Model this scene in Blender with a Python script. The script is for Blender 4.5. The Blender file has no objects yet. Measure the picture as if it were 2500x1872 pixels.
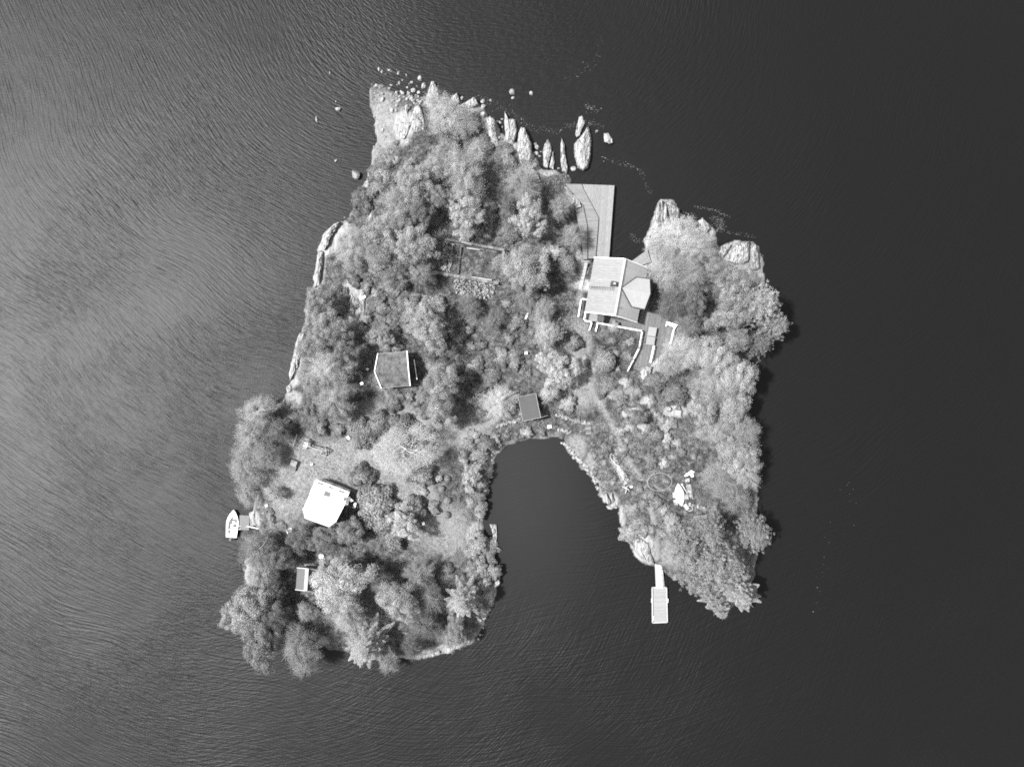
import bpy, math, random
import numpy as np
from mathutils import Vector, Matrix

# ------------------------------------------------------------------ camera, light, exposure
H = 120.0            # drone height above the water
S = 14.0             # photo pixels per metre at water level
CX, CY = 1250.0, 936.0
scene = bpy.context.scene
col = scene.collection
cam_d = bpy.data.cameras.new("camera")
cam_d.sensor_width = 36.0
cam_d.lens = 36.0 * H / (2500.0 / S)
cam_d.clip_start = 1.0
cam_d.clip_end = 3000.0
cam = bpy.data.objects.new("camera", cam_d)
cam.location = (0, 0, H)
col.objects.link(cam)
scene.camera = cam

SUN_EL = math.radians(56)
SUN_AZ_FROM = Vector((-1.0, 0.08, 0)).normalized()      # the sun stands in the west
sdir = Vector((-SUN_AZ_FROM.x * math.cos(SUN_EL), -SUN_AZ_FROM.y * math.cos(SUN_EL), -math.sin(SUN_EL)))
sun_d = bpy.data.lights.new("sun", 'SUN')
sun_d.energy = 4.3
sun_d.angle = math.radians(2.5)
sun_d.color = (1, 1, 1)
sun = bpy.data.objects.new("sun", sun_d)
sun.rotation_euler = sdir.to_track_quat('-Z', 'Y').to_euler()
col.objects.link(sun)

world = bpy.data.worlds.new("World")
scene.world = world
world.use_nodes = True
wn = world.node_tree.nodes
wl = world.node_tree.links
wn.clear()
sky = wn.new("ShaderNodeTexSky")
sky.sky_type = 'NISHITA'
sky.sun_disc = False
sky.sun_elevation = SUN_EL
sky.sun_rotation = math.atan2(SUN_AZ_FROM.x, SUN_AZ_FROM.y)
bw = wn.new("ShaderNodeRGBToBW")                          # black and white photograph
bg = wn.new("ShaderNodeBackground")
bg.inputs[1].default_value = 0.15
wo = wn.new("ShaderNodeOutputWorld")
wl.new(sky.outputs[0], bw.inputs[0])
wl.new(bw.outputs[0], bg.inputs[0])
wl.new(bg.outputs[0], wo.inputs[0])
scene.view_settings.view_transform = 'Standard'
scene.view_settings.look = 'None'
scene.view_settings.exposure = 1.42
scene.view_settings.gamma = 1.0
scene.view_settings.use_curve_mapping = False
scene.cycles.max_bounces = 6
scene.cycles.diffuse_bounces = 3
scene.cycles.glossy_bounces = 2
scene.cycles.transmission_bounces = 3
scene.cycles.use_denoising = False
scene.cycles.filter_width = 1.75
try:
    scene.cycles.use_adaptive_sampling = True
    scene.cycles.adaptive_threshold = 0.02
except Exception:
    pass

rng = np.random.default_rng(7)
R = random.Random(5)
U = lambda a, b: R.uniform(a, b)

# ------------------------------------------------------------------ helpers
def Wp(px, py, z=0.0):
    """plan point (traced on the aerial picture, height z) -> metres"""
    k = (H - z) / H / S
    return ((px - CX) * k, -(py - CY) * k)

def W3(px, py, z=0.0):
    x, y = Wp(px, py, z)
    return (x, y, z)

def poly_mask(poly, X, Y):
    inside = np.zeros(X.shape, bool)
    n = len(poly)
    for i in range(n):
        x1, y1 = poly[i]
        x2, y2 = poly[(i + 1) % n]
        c = (y1 > Y) != (y2 > Y)
        with np.errstate(divide='ignore', invalid='ignore'):
            xi = (x2 - x1) * (Y - y1) / (y2 - y1 + 1e-12) + x1
        inside ^= c & (X < xi)
    return inside

def seg_dist(pts, X, Y, closed=False):
    d = np.full(X.shape, 1e9)
    n = len(pts)
    for i in range(n if closed else n - 1):
        x1, y1 = pts[i]
        x2, y2 = pts[(i + 1) % n]
        dx, dy = x2 - x1, y2 - y1
        L = dx * dx + dy * dy + 1e-12
        t = np.clip(((X - x1) * dx + (Y - y1) * dy) / L, 0, 1)
        d = np.minimum(d, np.hypot(X - x1 - t * dx, Y - y1 - t * dy))
    return d

def vnoise(X, Y, scale, seed):
    r = np.random.default_rng(seed).random((256, 256))
    x = X / scale + 500.3
    y = Y / scale + 500.7
    xi = np.floor(x).astype(int)
    yi = np.floor(y).astype(int)
    fx = x - xi
    fy = y - yi
    fx = fx * fx * (3 - 2 * fx)
    fy = fy * fy * (3 - 2 * fy)
    a = r[xi % 256, yi % 256]
    b = r[(xi + 1) % 256, yi % 256]
    c = r[xi % 256, (yi + 1) % 256]
    d = r[(xi + 1) % 256, (yi + 1) % 256]
    return (a * (1 - fx) + b * fx) * (1 - fy) + (c * (1 - fx) + d * fx) * fy

def fbm(X, Y, scale, seed, octv=4):
    s = 0
    a = 0.5
    for i in range(octv):
        s = s + a * (vnoise(X, Y, scale / 2 ** i, seed + i) - 0.5)
        a *= 0.55
    return s

def tag(o, label=None, cat=None, group=None, kind=None):
    if label: o["label"] = label
    if cat: o["category"] = cat
    if group: o["group"] = group
    if kind: o["kind"] = kind
    return o

ORG = {}
def thing(name, label, cat, loc, group=None, rz=0.0):
    o = bpy.data.objects.new(name, None)
    o.empty_display_size = 0.3
    o.location = loc
    o.rotation_euler = (0, 0, rz)
    col.objects.link(o)
    ORG[o.name] = Vector(loc)
    return tag(o, label, cat, group)

def fast_mesh(name, verts, faces_flat, nper, tint=None, mat=None):
    me = bpy.data.meshes.new(name)
    verts = np.asarray(verts, np.float32)
    nf = len(faces_flat) // nper
    me.vertices.add(len(verts))
    me.vertices.foreach_set("co", verts.ravel())
    me.loops.add(nf * nper)
    me.loops.foreach_set("vertex_index", np.asarray(faces_flat, np.int32))
    me.polygons.add(nf)
    me.polygons.foreach_set("loop_start", np.arange(0, nf * nper, nper, dtype=np.int32))
    me.update(calc_edges=True)
    if tint is not None:
        at = me.attributes.new("tint", 'FLOAT', 'FACE')
        at.data.foreach_set("value", np.asarray(tint, np.float32))
    if mat: me.materials.append(mat)
    return me

class MB:
    def __init__(self):
        self.v = []
        self.f = []
    def add(self, vs, fs):
        o = len(self.v)
        self.v += [tuple(v) for v in vs]
        self.f += [tuple(i + o for i in f) for f in fs]
        return self
    def hull8(self, a):      # 8 corners: bottom 4, top 4
        return self.add(a, [(0, 3, 2, 1), (4, 5, 6, 7), (0, 1, 5, 4), (1, 2, 6, 5), (2, 3, 7, 6), (3, 0, 4, 7)])
    def box(self, c, s, rz=0.0):
        cx, cy, cz = c
        hx, hy, hz = s[0] / 2, s[1] / 2, s[2] / 2
        ca, sa = math.cos(rz), math.sin(rz)
        p = []
        for z in (-hz, hz):
            for x, y in ((-hx, -hy), (hx, -hy), (hx, hy), (-hx, hy)):
                p.append((cx + x * ca - y * sa, cy + x * sa + y * ca, cz + z))
        return self.hull8(p)
    def bar(self, a, b, w, h):   # a box beam from a to b, w wide, h high
        a = Vector(a); b = Vector(b)
        d = (b - a)
        if d.length < 1e-6: return self
        side = d.cross(Vector((0, 0, 1)))
        if side.length < 1e-6: side = Vector((1, 0, 0))
        side.normalize()
        up = side.cross(d).normalized()
        s = side * (w / 2)
        u = up * (h / 2)
        p = [a - s - u, a + s - u, b + s - u, b - s - u, a - s + u, a + s + u, b + s + u, b - s + u]
        return self.hull8(p)
    def prism(self, poly, z0, z1):
        n = len(poly)
        ar = sum(poly[i][0] * poly[(i + 1) % n][1] - poly[(i + 1) % n][0] * poly[i][1] for i in range(n))
        if ar < 0: poly = poly[::-1]
        vs = [(x, y, z0) for x, y in poly] + [(x, y, z1) for x, y in poly]
        fs = [tuple(range(n - 1, -1, -1)), tuple(range(n, 2 * n))]
        fs += [(i, (i + 1) % n, (i + 1) % n + n, i + n) for i in range(n)]
        return self.add(vs, fs)
    def tube(self, pts, rad, n=6, cap=True):
        pts = [Vector(p) for p in pts]
        if not hasattr(rad, '__len__'): rad = [rad] * len(pts)
        vs = []
        for i, p in enumerate(pts):
            d = (pts[min(i + 1, len(pts) - 1)] - pts[max(i - 1, 0)])
            if d.length < 1e-9: d = Vector((0, 0, 1))
            d.normalize()
            a = d.cross(Vector((0, 0, 1)) if abs(d.z) < 0.9 else Vector((1, 0, 0))).normalized()
            b = d.cross(a)
            for k in range(n):
                t = 2 * math.pi * k / n
                vs.append(p + a * (math.cos(t) * rad[i]) + b * (math.sin(t) * rad[i]))
        fs = []
        for i in range(len(pts) - 1):
            for k in range(n):
                fs.append((i * n + k, i * n + (k + 1) % n, (i + 1) * n + (k + 1) % n, (i + 1) * n + k))
        if cap:
            fs.append(tuple(range(n)))
            fs.append(tuple(range(len(pts) * n - 1, (len(pts) - 1) * n - 1, -1)))
        return self.add(vs, fs)
    def slab(self, q, t):     # q: 4 (or n) 3D corners of the upper face, t thickness downwards
        n = len(q)
        vs = [tuple(p) for p in q] + [(p[0], p[1], p[2] - t) for p in q]
        fs = [tuple(range(n)), tuple(range(2 * n - 1, n - 1, -1))]
        fs += [(i, i + n, (i + 1) % n + n, (i + 1) % n) for i in range(n)]
        return self.add(vs, fs)
    def build(self, name, mat, parent=None, smooth=False):
        me = bpy.data.meshes.new(name)
        o0 = Vector((0, 0, 0))
        if parent is not None: o0 = ORG[parent.name]
        me.from_pydata([(v[0] - o0.x, v[1] - o0.y, v[2] - o0.z) for v in self.v], [], self.f)
        me.update()
        me.materials.append(mat)
        if smooth: me.shade_smooth()
        ob = bpy.data.objects.new(name, me)
        col.objects.link(ob)
        if parent is not None:
            ob.parent = parent
            ORG[ob.name] = o0
        else:
            ORG[ob.name] = Vector((0, 0, 0))
        return ob

# ------------------------------------------------------------------ materials (grey: the photograph is black and white)
def mat(name, v, rough=0.8, nscale=None, namp=0.3, bump=0.0, bscale=None, stretch=(1, 1, 1), rnd=0.0, tint=False,
        spec=0.3, transl=0.0, objcol=False, coord='pos', rot=0.0, metal=0.0, wet=False, crack=0.0):
    m = bpy.data.materials.new(name)
    m.use_nodes = True
    nt = m.node_tree
    N = nt.nodes
    L = nt.links
    b = N["Principled BSDF"]
    b.inputs["Roughness"].default_value = rough
    b.inputs["Specular IOR Level"].default_value = spec
    b.inputs["Metallic"].default_value = metal
    def math_(op, a, c):
        n = N.new("ShaderNodeMath")
        n.operation = op
        for i, q in enumerate((a, c)):
            if isinstance(q, (int, float)): n.inputs[i].default_value = q
            else: L.new(q, n.inputs[i])
        return n.outputs[0]
    val = None
    cur = N.new("ShaderNodeValue")
    cur.outputs[0].default_value = v
    val = cur.outputs[0]
    vec = None
    if nscale or bump:
        if coord == 'pos':
            g = N.new("ShaderNodeNewGeometry")
            src = g.outputs["Position"]
        else:
            g = N.new("ShaderNodeTexCoord")
            src = g.outputs["Object"]
        mp = N.new("ShaderNodeMapping")
        mp.inputs["Rotation"].default_value = (0, 0, rot)
        mp.inputs["Scale"].default_value = stretch
        # rotate first, then stretch
        if rot:
            mp.inputs["Scale"].default_value = (1, 1, 1)
            mp2 = N.new("ShaderNodeMapping")
            mp2.inputs["Scale"].default_value = stretch
            L.new(src, mp.inputs[0])
            L.new(mp.outputs[0], mp2.inputs[0])
            vec = mp2.outputs[0]
        else:
            L.new(src, mp.inputs[0])
            vec = mp.outputs[0]
    if nscale:
        t = N.new("ShaderNodeTexNoise")
        t.inputs["Scale"].default_value = nscale
        t.inputs["Detail"].default_value = 5
        t.inputs["Roughness"].default_value = 0.65
        L.new(vec, t.inputs["Vector"])
        f = math_('MULTIPLY', math_('SUBTRACT', t.outputs[0], 0.5), 4 * namp)
        val = math_('MULTIPLY', val, math_('MAXIMUM', math_('ADD', f, 1.0), 0.12))
    if rnd:
        oi = N.new("ShaderNodeObjectInfo")
        f = math_('MULTIPLY', math_('SUBTRACT', oi.outputs["Random"], 0.5), 2 * rnd)
        val = math_('MULTIPLY', val, math_('ADD', f, 1.0))
    if tint:
        a = N.new("ShaderNodeAttribute")
        a.attribute_name = "tint"
        val = math_('MULTIPLY', val, a.outputs["Fac"])
    if objcol:
        oi = N.new("ShaderNodeObjectInfo")
        bwn = N.new("ShaderNodeRGBToBW")
        L.new(oi.outputs["Color"], bwn.inputs[0])
        val = math_('MULTIPLY', val, bwn.outputs[0])
    if crack:
        t = N.new("ShaderNodeTexNoise")
        t.inputs["Scale"].default_value = crack
        t.inputs["Detail"].default_value = 3
        L.new(vec, t.inputs["Vector"])
        f = math_('MULTIPLY', math_('ABSOLUTE', math_('SUBTRACT', t.outputs[0], 0.5), 0.0), 26.0)
        f = math_('MINIMUM', math_('MAXIMUM', f, 0.25), 1.0)
        val = math_('MULTIPLY', val, f)
    if wet:
        gg = N.new("ShaderNodeNewGeometry")
        sp = N.new("ShaderNodeSeparateXYZ")
        L.new(gg.outputs["Position"], sp.inputs[0])
        mr = N.new("ShaderNodeMapRange")
        mr.inputs[1].default_value = 0.02; mr.inputs[2].default_value = 0.13
        mr.inputs[3].default_value = 0.25; mr.inputs[4].default_value = 1.0
        L.new(sp.outputs[2], mr.inputs[0])
        val = math_('MULTIPLY', val, mr.outputs[0])
    L.new(val, b.inputs["Base Color"])
    if bump:
        t = N.new("ShaderNodeTexNoise")
        t.inputs["Scale"].default_value = bscale or (nscale or 3) * 2
        t.inputs["Detail"].default_value = 4
        L.new(vec, t.inputs["Vector"])
        bp = N.new("ShaderNodeBump")
        bp.inputs["Strength"].default_value = 1.0
        bp.inputs["Distance"].default_value = bump
        L.new(t.outputs[0], bp.inputs["Height"])
        L.new(bp.outputs[0], b.inputs["Normal"])
    if transl:
        tr = N.new("ShaderNodeBsdfTranslucent")
        L.new(val, tr.inputs[0])
        mx = N.new("ShaderNodeMixShader")
        mx.inputs[0].default_value = transl
        L.new(b.outputs[0], mx.inputs[1])
        L.new(tr.outputs[0], mx.inputs[2])
        L.new(mx.outputs[0], N["Material Output"].inputs[0])
    return m

M = {}
M['leaf'] = mat('foliage', 0.225, 0.6, tint=True, objcol=True, transl=0.35, spec=0.4)
M['under'] = mat('undergrowth', 0.145, 0.75, tint=True, transl=0.25, spec=0.25)
M['bark'] = mat('bark', 0.17, 0.9, 6, 0.3, objcol=True)
M['twig'] = mat('pale_twigs', 0.36, 0.8)
M['rock'] = mat('granite', 0.25, 0.85, 2.4, 0.55, bump=0.22, bscale=3.0, stretch=(1.7, 0.4, 1), rot=0.15, wet=True, crack=1.1)
M['boulder'] = mat('boulder_granite', 0.22, 0.85, 3.0, 0.35, bump=0.06, bscale=6, rnd=0.2, wet=True, crack=1.6)
M['stone'] = mat('field_stone', 0.11, 0.9, 3, 0.3, rnd=0.5)
M['plank_pale'] = mat('weathered_boards', 0.165, 0.8, 2.2, 0.38, stretch=(8, 0.5, 1), rot=0.06, rnd=0.10)
M['plank_pale_ew'] = mat('weathered_cross_boards', 0.14, 0.8, 2.2, 0.36, stretch=(0.5, 8, 1), rot=0.06, rnd=0.10)
M['plank_jetty'] = mat('pale_jetty_boards', 0.19, 0.75, 2.0, 0.12, stretch=(0.6, 6, 1), rnd=0.07)
M['plank_dark'] = mat('worn_terrace_boards', 0.10, 0.85, 2.6, 0.42, stretch=(7, 0.45, 1), rot=0.17, rnd=0.22)
M['timber'] = mat('grey_timber', 0.25, 0.85, 4, 0.25, rnd=0.2)
M['swingwood'] = mat('swing_timber', 0.24, 0.8, 4, 0.2)
M['timber_dark'] = mat('dark_timber', 0.07, 0.85, 4, 0.25)
M['white'] = mat('white_paint', 0.8, 0.55, 2, 0.03)
M['offwhite'] = mat('aged_white_paint', 0.28, 0.7, 3, 0.08)
M['roof_pale'] = mat('pale_metal_roof', 0.165, 0.6, 1.6, 0.24, stretch=(0.35, 5, 1), rot=0.17, rnd=0.06)
M['roof_tile'] = mat('grey_roof_sheet', 0.33, 0.7, 6, 0.3, stretch=(1, 3, 1), rot=0.17, rnd=0.08)
M['roof_gable'] = mat('pale_gable_roof', 0.25, 0.6, 2.2, 0.08, stretch=(0.35, 5, 1), rot=0.17, rnd=0.04)
M['roof_white'] = mat('white_roof', 0.8, 0.5, 1.5, 0.02)
M['roof_felt'] = mat('grey_roofing_felt', 0.06, 0.9, 2.0, 0.12, rnd=0.03)
M['roof_felt2'] = mat('smooth_grey_roof', 0.085, 0.9, 1.0, 0.05)
M['turf'] = mat('turf_roof', 0.085, 0.95, 1.1, 0.8, bump=0.08, bscale=9, stretch=(1.6, 1, 1))
M['wall'] = mat('painted_wall', 0.5, 0.8, 2, 0.05)
M['wall_white'] = mat('white_wall', 0.75, 0.8)
M['glass'] = mat('window_glass', 0.02, 0.08, spec=0.6)
M['dark'] = mat('dark_metal', 0.035, 0.5, spec=0.4)
M['metal'] = mat('grey_metal', 0.3, 0.4, spec=0.5)
M['gel'] = mat('white_hull', 0.78, 0.3, spec=0.5)
M['grey'] = mat('grey_plastic', 0.1, 0.6)
M['dockgrey'] = mat('grey_dock_surface', 0.12, 0.85, 2, 0.06)
M['soil'] = mat('dark_soil', 0.06, 0.95, 5, 0.3)
M['rope'] = mat('pale_rope', 0.55, 0.8)
M['foam'] = mat('foam', 0.10, 0.6)

# ------------------------------------------------------------------ terrain
COAST = [(905,215),(918,205),(950,213),(975,222),(1000,228),(1030,235),(1042,232),(1058,222),(1072,240),(1098,250),(1115,240),(1125,262),(1155,246),
 (1172,262),(1188,285),(1205,300),(1222,322),(1240,330),(1262,340),(1290,352),(1303,385),(1325,412),(1350,422),(1380,425),(1395,440),(1385,452),
 (1400,470),(1420,520),(1428,570),(1436,618),(1470,650),(1500,655),(1530,645),(1548,648),(1582,612),(1576,600),(1577,575),(1590,556),(1600,510),(1608,485),
 (1640,480),(1655,500),(1662,530),(1690,540),(1705,548),(1720,535),(1735,552),(1745,575),(1765,600),(1790,592),(1830,588),(1852,600),(1858,650),(1864,700),
 (1860,760),(1850,850),(1835,880),(1830,950),(1832,1050),(1842,1100),(1850,1180),(1848,1260),(1850,1300),(1848,1350),(1840,1420),(1820,1452),
 (1760,1450),(1700,1435),(1650,1412),(1615,1394),(1590,1386),(1556,1357),(1533,1325),(1521,1290),(1514,1255),(1510,1240),(1490,1243),(1474,1222),
 (1462,1195),(1450,1172),(1435,1153),(1416,1130),(1400,1108),(1385,1092),(1372,1076),(1346,1074),(1300,1074),(1264,1080),(1238,1091),(1217,1110),
 (1205,1140),(1190,1200),(1182,1240),(1180,1275),(1186,1300),(1190,1340),(1210,1372),(1216,1400),(1221,1420),(1215,1445),(1200,1490),(1186,1520),
 (1168,1550),(1145,1573),(1100,1592),(1050,1606),(1000,1608),(960,1603),(900,1598),(850,1588),(780,1570),(730,1540),(680,1520),(640,1500),(615,1470),
 (603,1420),(600,1370),(606,1335),(640,1310),(628,1292),(612,1286),(612,1255),(625,1215),(612,1170),(618,1100),(645,1030),(672,995),(692,985),
 (702,960),(708,930),(711,890),(720,840),(733,812),(741,770),(752,730),(766,690),(773,650),(776,610),(790,578),(815,548),(850,530),(868,490),
 (890,450),(906,410),(914,380),(917,340),(918,300),(910,260)]
coast_w = [Wp(x, y, 0) for x, y in COAST]
GS = 0.32
gx = np.arange(-56, 56, GS)
gy = np.arange(-60, 60, GS)
GX, GY = np.meshgrid(gx, gy, indexing='ij')
sd = seg_dist(coast_w, GX, GY, True)
ins = poly_mask(coast_w, GX, GY)
SD = np.where(ins, sd, -sd) + fbm(GX, GY, 2.6, 11, 4) * 1.9
PXG = GX * S + CX
PYG = -GY * S + CY

def ell(cx, cy, rx, ry, soft=0.35):
    d = np.hypot((PXG - cx) / rx, (PYG - cy) / ry)
    return np.clip((1 - d) / soft + 0.5, 0, 1)

Z = np.where(SD > 0, 0.18 + 0.55 * (1 - np.exp(-SD / 0.9)) + 2.3 * (1 - np.exp(-SD / 9.0)), np.maximum(SD * 0.55, -2.6))
Z += np.where(SD > 0.3, fbm(GX, GY, 7, 31, 5) * 1.2 * np.clip(SD / 4, 0, 1), 0)
Z += np.where(SD > 0.2, fbm(GX, GY, 0.9, 51, 2) * 0.25 * np.clip(SD / 2, 0, 1), 0)

def pw(poly, z=0.0):
    return [Wp(x, y, z) for x, y in poly]

D_OUT = [(1420,450),(1500,453),(1487,631),(1455,631),(1461,540),(1461,531),(1423,459)]
D_MID = [(1380,449),(1420,450),(1423,459),(1461,531),(1461,540),(1454,631),(1435,631),(1434,553),(1423,500),(1398,470)]
D_IN = [(1404,505),(1423,500),(1434,553),(1434,632),(1424,634),(1415,560)]
D_NE = [(1543,637),(1580,610),(1590,640),(1558,650)]
D_S = [(1412,772),(1419,729),(1432,731),(1432,690),(1580,690),(1592,715),(1580,757),(1606,768),(1628,784),(1655,795),(1661,803),(1650,832),
       (1640,848),(1612,880),(1590,893),(1570,905),(1545,906),(1533,905),(1560,850),(1567,808),(1460,789),(1427,783)]
SHORE_STEP = [(1453,640),(1525,640),(1580,655),(1556,785),(1427,760)]
FLATS = [(D_OUT, 0.9, 0.45), (D_MID, 1.25, 0.5), (D_IN, 1.5, 0.4), (D_S, 2.0, 0.35), (SHORE_STEP, 2.0, 0.4)]
for poly, z, dz in FLATS:
    m = poly_mask(pw(poly, z), GX, GY)
    Z = np.where(m, np.minimum(Z, z - dz), Z)

def ground(x, y):
    fx = (x - gx[0]) / GS
    fy = (y - gy[0]) / GS
    i = int(np.clip(fx, 0, len(gx) - 2)); j = int(np.clip(fy, 0, len(gy) - 2))
    u = min(max(fx - i, 0), 1); v = min(max(fy - j, 0), 1)
    return float(Z[i, j] * (1 - u) * (1 - v) + Z[i + 1, j] * u * (1 - v) + Z[i, j + 1] * (1 - u) * v + Z[i + 1, j + 1] * u * v)

def sdist(x, y):
    i = int(np.clip((x - gx[0]) / GS, 0, len(gx) - 1)); j = int(np.clip((y - gy[0]) / GS, 0, len(gy) - 1))
    return float(SD[i, j])

def PG(px, py, up=0.0, zmin=None):
    """point standing on the ground (or `up` above it) seen at plan pixel px,py"""
    z = 1.0
    for _ in range(4):
        x, y = Wp(px, py, z + up)
        z = ground(x, y)
        if zmin is not None: z = max(z, zmin)
    return (x, y, z)

# masks of the materials on the ground: bare rock, trodden path, lawn
RK = np.zeros_like(Z)
for e in [(990,320,24,46),(1055,235,26,40),(1110,262,28,22),(1150,262,35,20),(1200,310,24,45),(1245,335,24,50),
          (1285,370,20,40),(1330,415,40,18),(805,590,32,40),(780,650,20,60),(830,560,35,22),(720,880,20,70),(870,740,34,60),(720,975,26,22),
          (1620,560,60,90),(1700,570,50,60),(1780,620,90,50),(1840,640,40,70),(1580,640,30,30),(1612,868,52,34),(1580,915,26,30),(1640,700,30,20),
          (1548,1335,50,45),(1510,1280,14,50),(1485,1225,28,24),(1120,1588,80,22),(1205,1425,26,40),(1190,1340,30,40),(1160,1310,22,40),
          (1000,1604,80,12),(770,1560,40,18),(608,1390,14,60),(624,1272,16,28),(636,1200,26,18),(1845,1000,14,120),(1848,1230,10,120),
          (1405,480,28,36),(1420,610,16,60),(1540,1010,25,16),(1640,1003,34,14),(1455,700,60,16),(1200,1150,10,60),(905,480,10,70)]:
    RK = np.maximum(RK, ell(*e))
RK = np.clip(RK * 1.2 + fbm(GX, GY, 1.6, 71, 4) * 1.6 - 0.15, 0, 1)
RK = np.maximum(RK, np.clip(np.clip(1 - (SD - 0.1) / 0.9, 0, 1) * (.3 + fbm(GX, GY, 2.2, 91, 3) * 2.6), 0, 1))
PT = np.zeros_like(Z)
for pts, w in [([(1395,895),(1440,955),(1478,1015),(1505,1070),(1520,1110),(1556,1160),(1570,1205),(1588,1255),(1597,1290),(1600,1360)], 6),
               ([(1040,1135),(1085,1095),(1135,1058),(1190,1035),(1225,1015)], 7), ([(930,945),(950,960),(955,1000),(950,1060)], 4),
               ([(880,1215),(900,1240)], 5), ([(1050,1190),(1075,1240),(1100,1290),(1130,1330)], 9), ([(1425,640),(1418,700),(1408,745)], 6)]:
    d = seg_dist(pts, PXG, PYG)
    PT = np.maximum(PT, np.clip((w - d) / 4 + 0.5, 0, 1))
LW = np.zeros_like(Z)
for e in [(850,1120,150,55),(760,1130,110,60),(960,1140,110,90),(700,1180,70,90),(1010,1190,60,90),(1090,1290,60,70),(950,1030,120,50),
          (1420,950,34,50),(1405,1090,22,30),(1440,1140,14,30),(1130,1060,70,30),(945,300,40,90),(1410,830,30,60),(1640,1340,30,40),(1760,1370,50,60)]:
    LW = np.maximum(LW, ell(*e, soft=0.6))

def build_terrain():
    keep = SD > -7
    idx = -np.ones(Z.shape, int)
    ii, jj = np.nonzero(keep)
    idx[ii, jj] = np.arange(len(ii))
    V = np.stack([GX[ii, jj], GY[ii, jj], Z[ii, jj]], 1)
    a = idx[:-1, :-1]; b = idx[1:, :-1]; c = idx[1:, 1:]; d = idx[:-1, 1:]
    ok = (a >= 0) & (b >= 0) & (c >= 0) & (d >= 0)
    F = np.stack([a[ok], b[ok], c[ok], d[ok]], 1).ravel()
    me = fast_mesh("island_ground", V, F, 4)
    for nm, arr in (("rock", RK), ("path", PT), ("lawn", LW)):
        at = me.attributes.new(nm, 'FLOAT', 'POINT')
        at.data.foreach_set("value", arr[ii, jj].astype(np.float32))
    me.shade_smooth()
    m = bpy.data.materials.new("island_ground")
    m.use_nodes = True
    N = m.node_tree.nodes; L = m.node_tree.links
    b = N["Principled BSDF"]
    b.inputs["Roughness"].default_value = 0.9
    b.inputs["Specular IOR Level"].default_value = 0.2
    g = N.new("ShaderNodeNewGeometry")
    def noise(sc, det=5, r=0.65, stretch=None):
        t = N.new("ShaderNodeTexNoise")
        t.inputs["Scale"].default_value = sc
        t.inputs["Detail"].default_value = det
        t.inputs["Roughness"].default_value = r
        if stretch:
            mp = N.new("ShaderNodeMapping")
            mp.inputs["Scale"].default_value = stretch
            L.new(g.outputs["Position"], mp.inputs[0]); L.new(mp.outputs[0], t.inputs["Vector"])
        else:
            L.new(g.outputs["Position"], t.inputs["Vector"])
        return t.outputs[0]
    def ramp(src, stops):
        r = N.new("ShaderNodeValToRGB")
        el = r.color_ramp.elements
        while len(el) < len(stops): el.new(0.5)
        for e, (p, v) in zip(el, stops):
            e.position = p; e.color = (v, v, v, 1)
        L.new(src, r.inputs[0])
        return r.outputs[0]
    def mix(f, a_, b_):
        x = N.new("ShaderNodeMix"); x.data_type = 'RGBA'
        L.new(f, x.inputs[0]); L.new(a_, x.inputs[6]); L.new(b_, x.inputs[7])
        return x.outputs[2]
    def attr(n):
        a_ = N.new("ShaderNodeAttribute"); a_.attribute_name = n
        return a_.outputs["Fac"]
    dirt = ramp(noise(1.3), [(0.35, 0.02), (0.5, 0.06), (0.66, 0.13)])
    lawn = ramp(noise(2.2, 6, 0.75), [(0.32, 0.09), (0.5, 0.15), (0.66, 0.21)])
    rock = ramp(noise(1.1, 7, 0.75, (1.8, 0.5, 1)), [(0.3, 0.07), (0.42, 0.17), (0.6, 0.27), (0.8, 0.33)])
    path = ramp(noise(3.0), [(0.3, 0.12), (0.7, 0.18)])
    c = mix(attr("lawn"), dirt, lawn)
    c = mix(attr("path"), c, path)
    c = mix(attr("rock"), c, rock)
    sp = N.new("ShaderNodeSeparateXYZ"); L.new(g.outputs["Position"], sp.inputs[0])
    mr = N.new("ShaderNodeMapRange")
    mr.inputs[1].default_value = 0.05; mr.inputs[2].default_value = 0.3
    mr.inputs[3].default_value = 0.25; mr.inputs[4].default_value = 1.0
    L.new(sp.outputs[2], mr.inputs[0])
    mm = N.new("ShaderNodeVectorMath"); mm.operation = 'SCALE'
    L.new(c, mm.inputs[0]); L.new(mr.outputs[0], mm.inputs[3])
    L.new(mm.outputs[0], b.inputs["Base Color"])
    bp = N.new("ShaderNodeBump")
    bp.inputs["Distance"].default_value = 0.22
    L.new(noise(1.8, 6, 0.7, (1.5, 0.7, 1)), bp.inputs["Height"])
    L.new(bp.outputs[0], b.inputs["Normal"])
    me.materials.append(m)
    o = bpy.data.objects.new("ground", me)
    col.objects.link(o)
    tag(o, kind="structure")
build_terrain()

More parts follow.
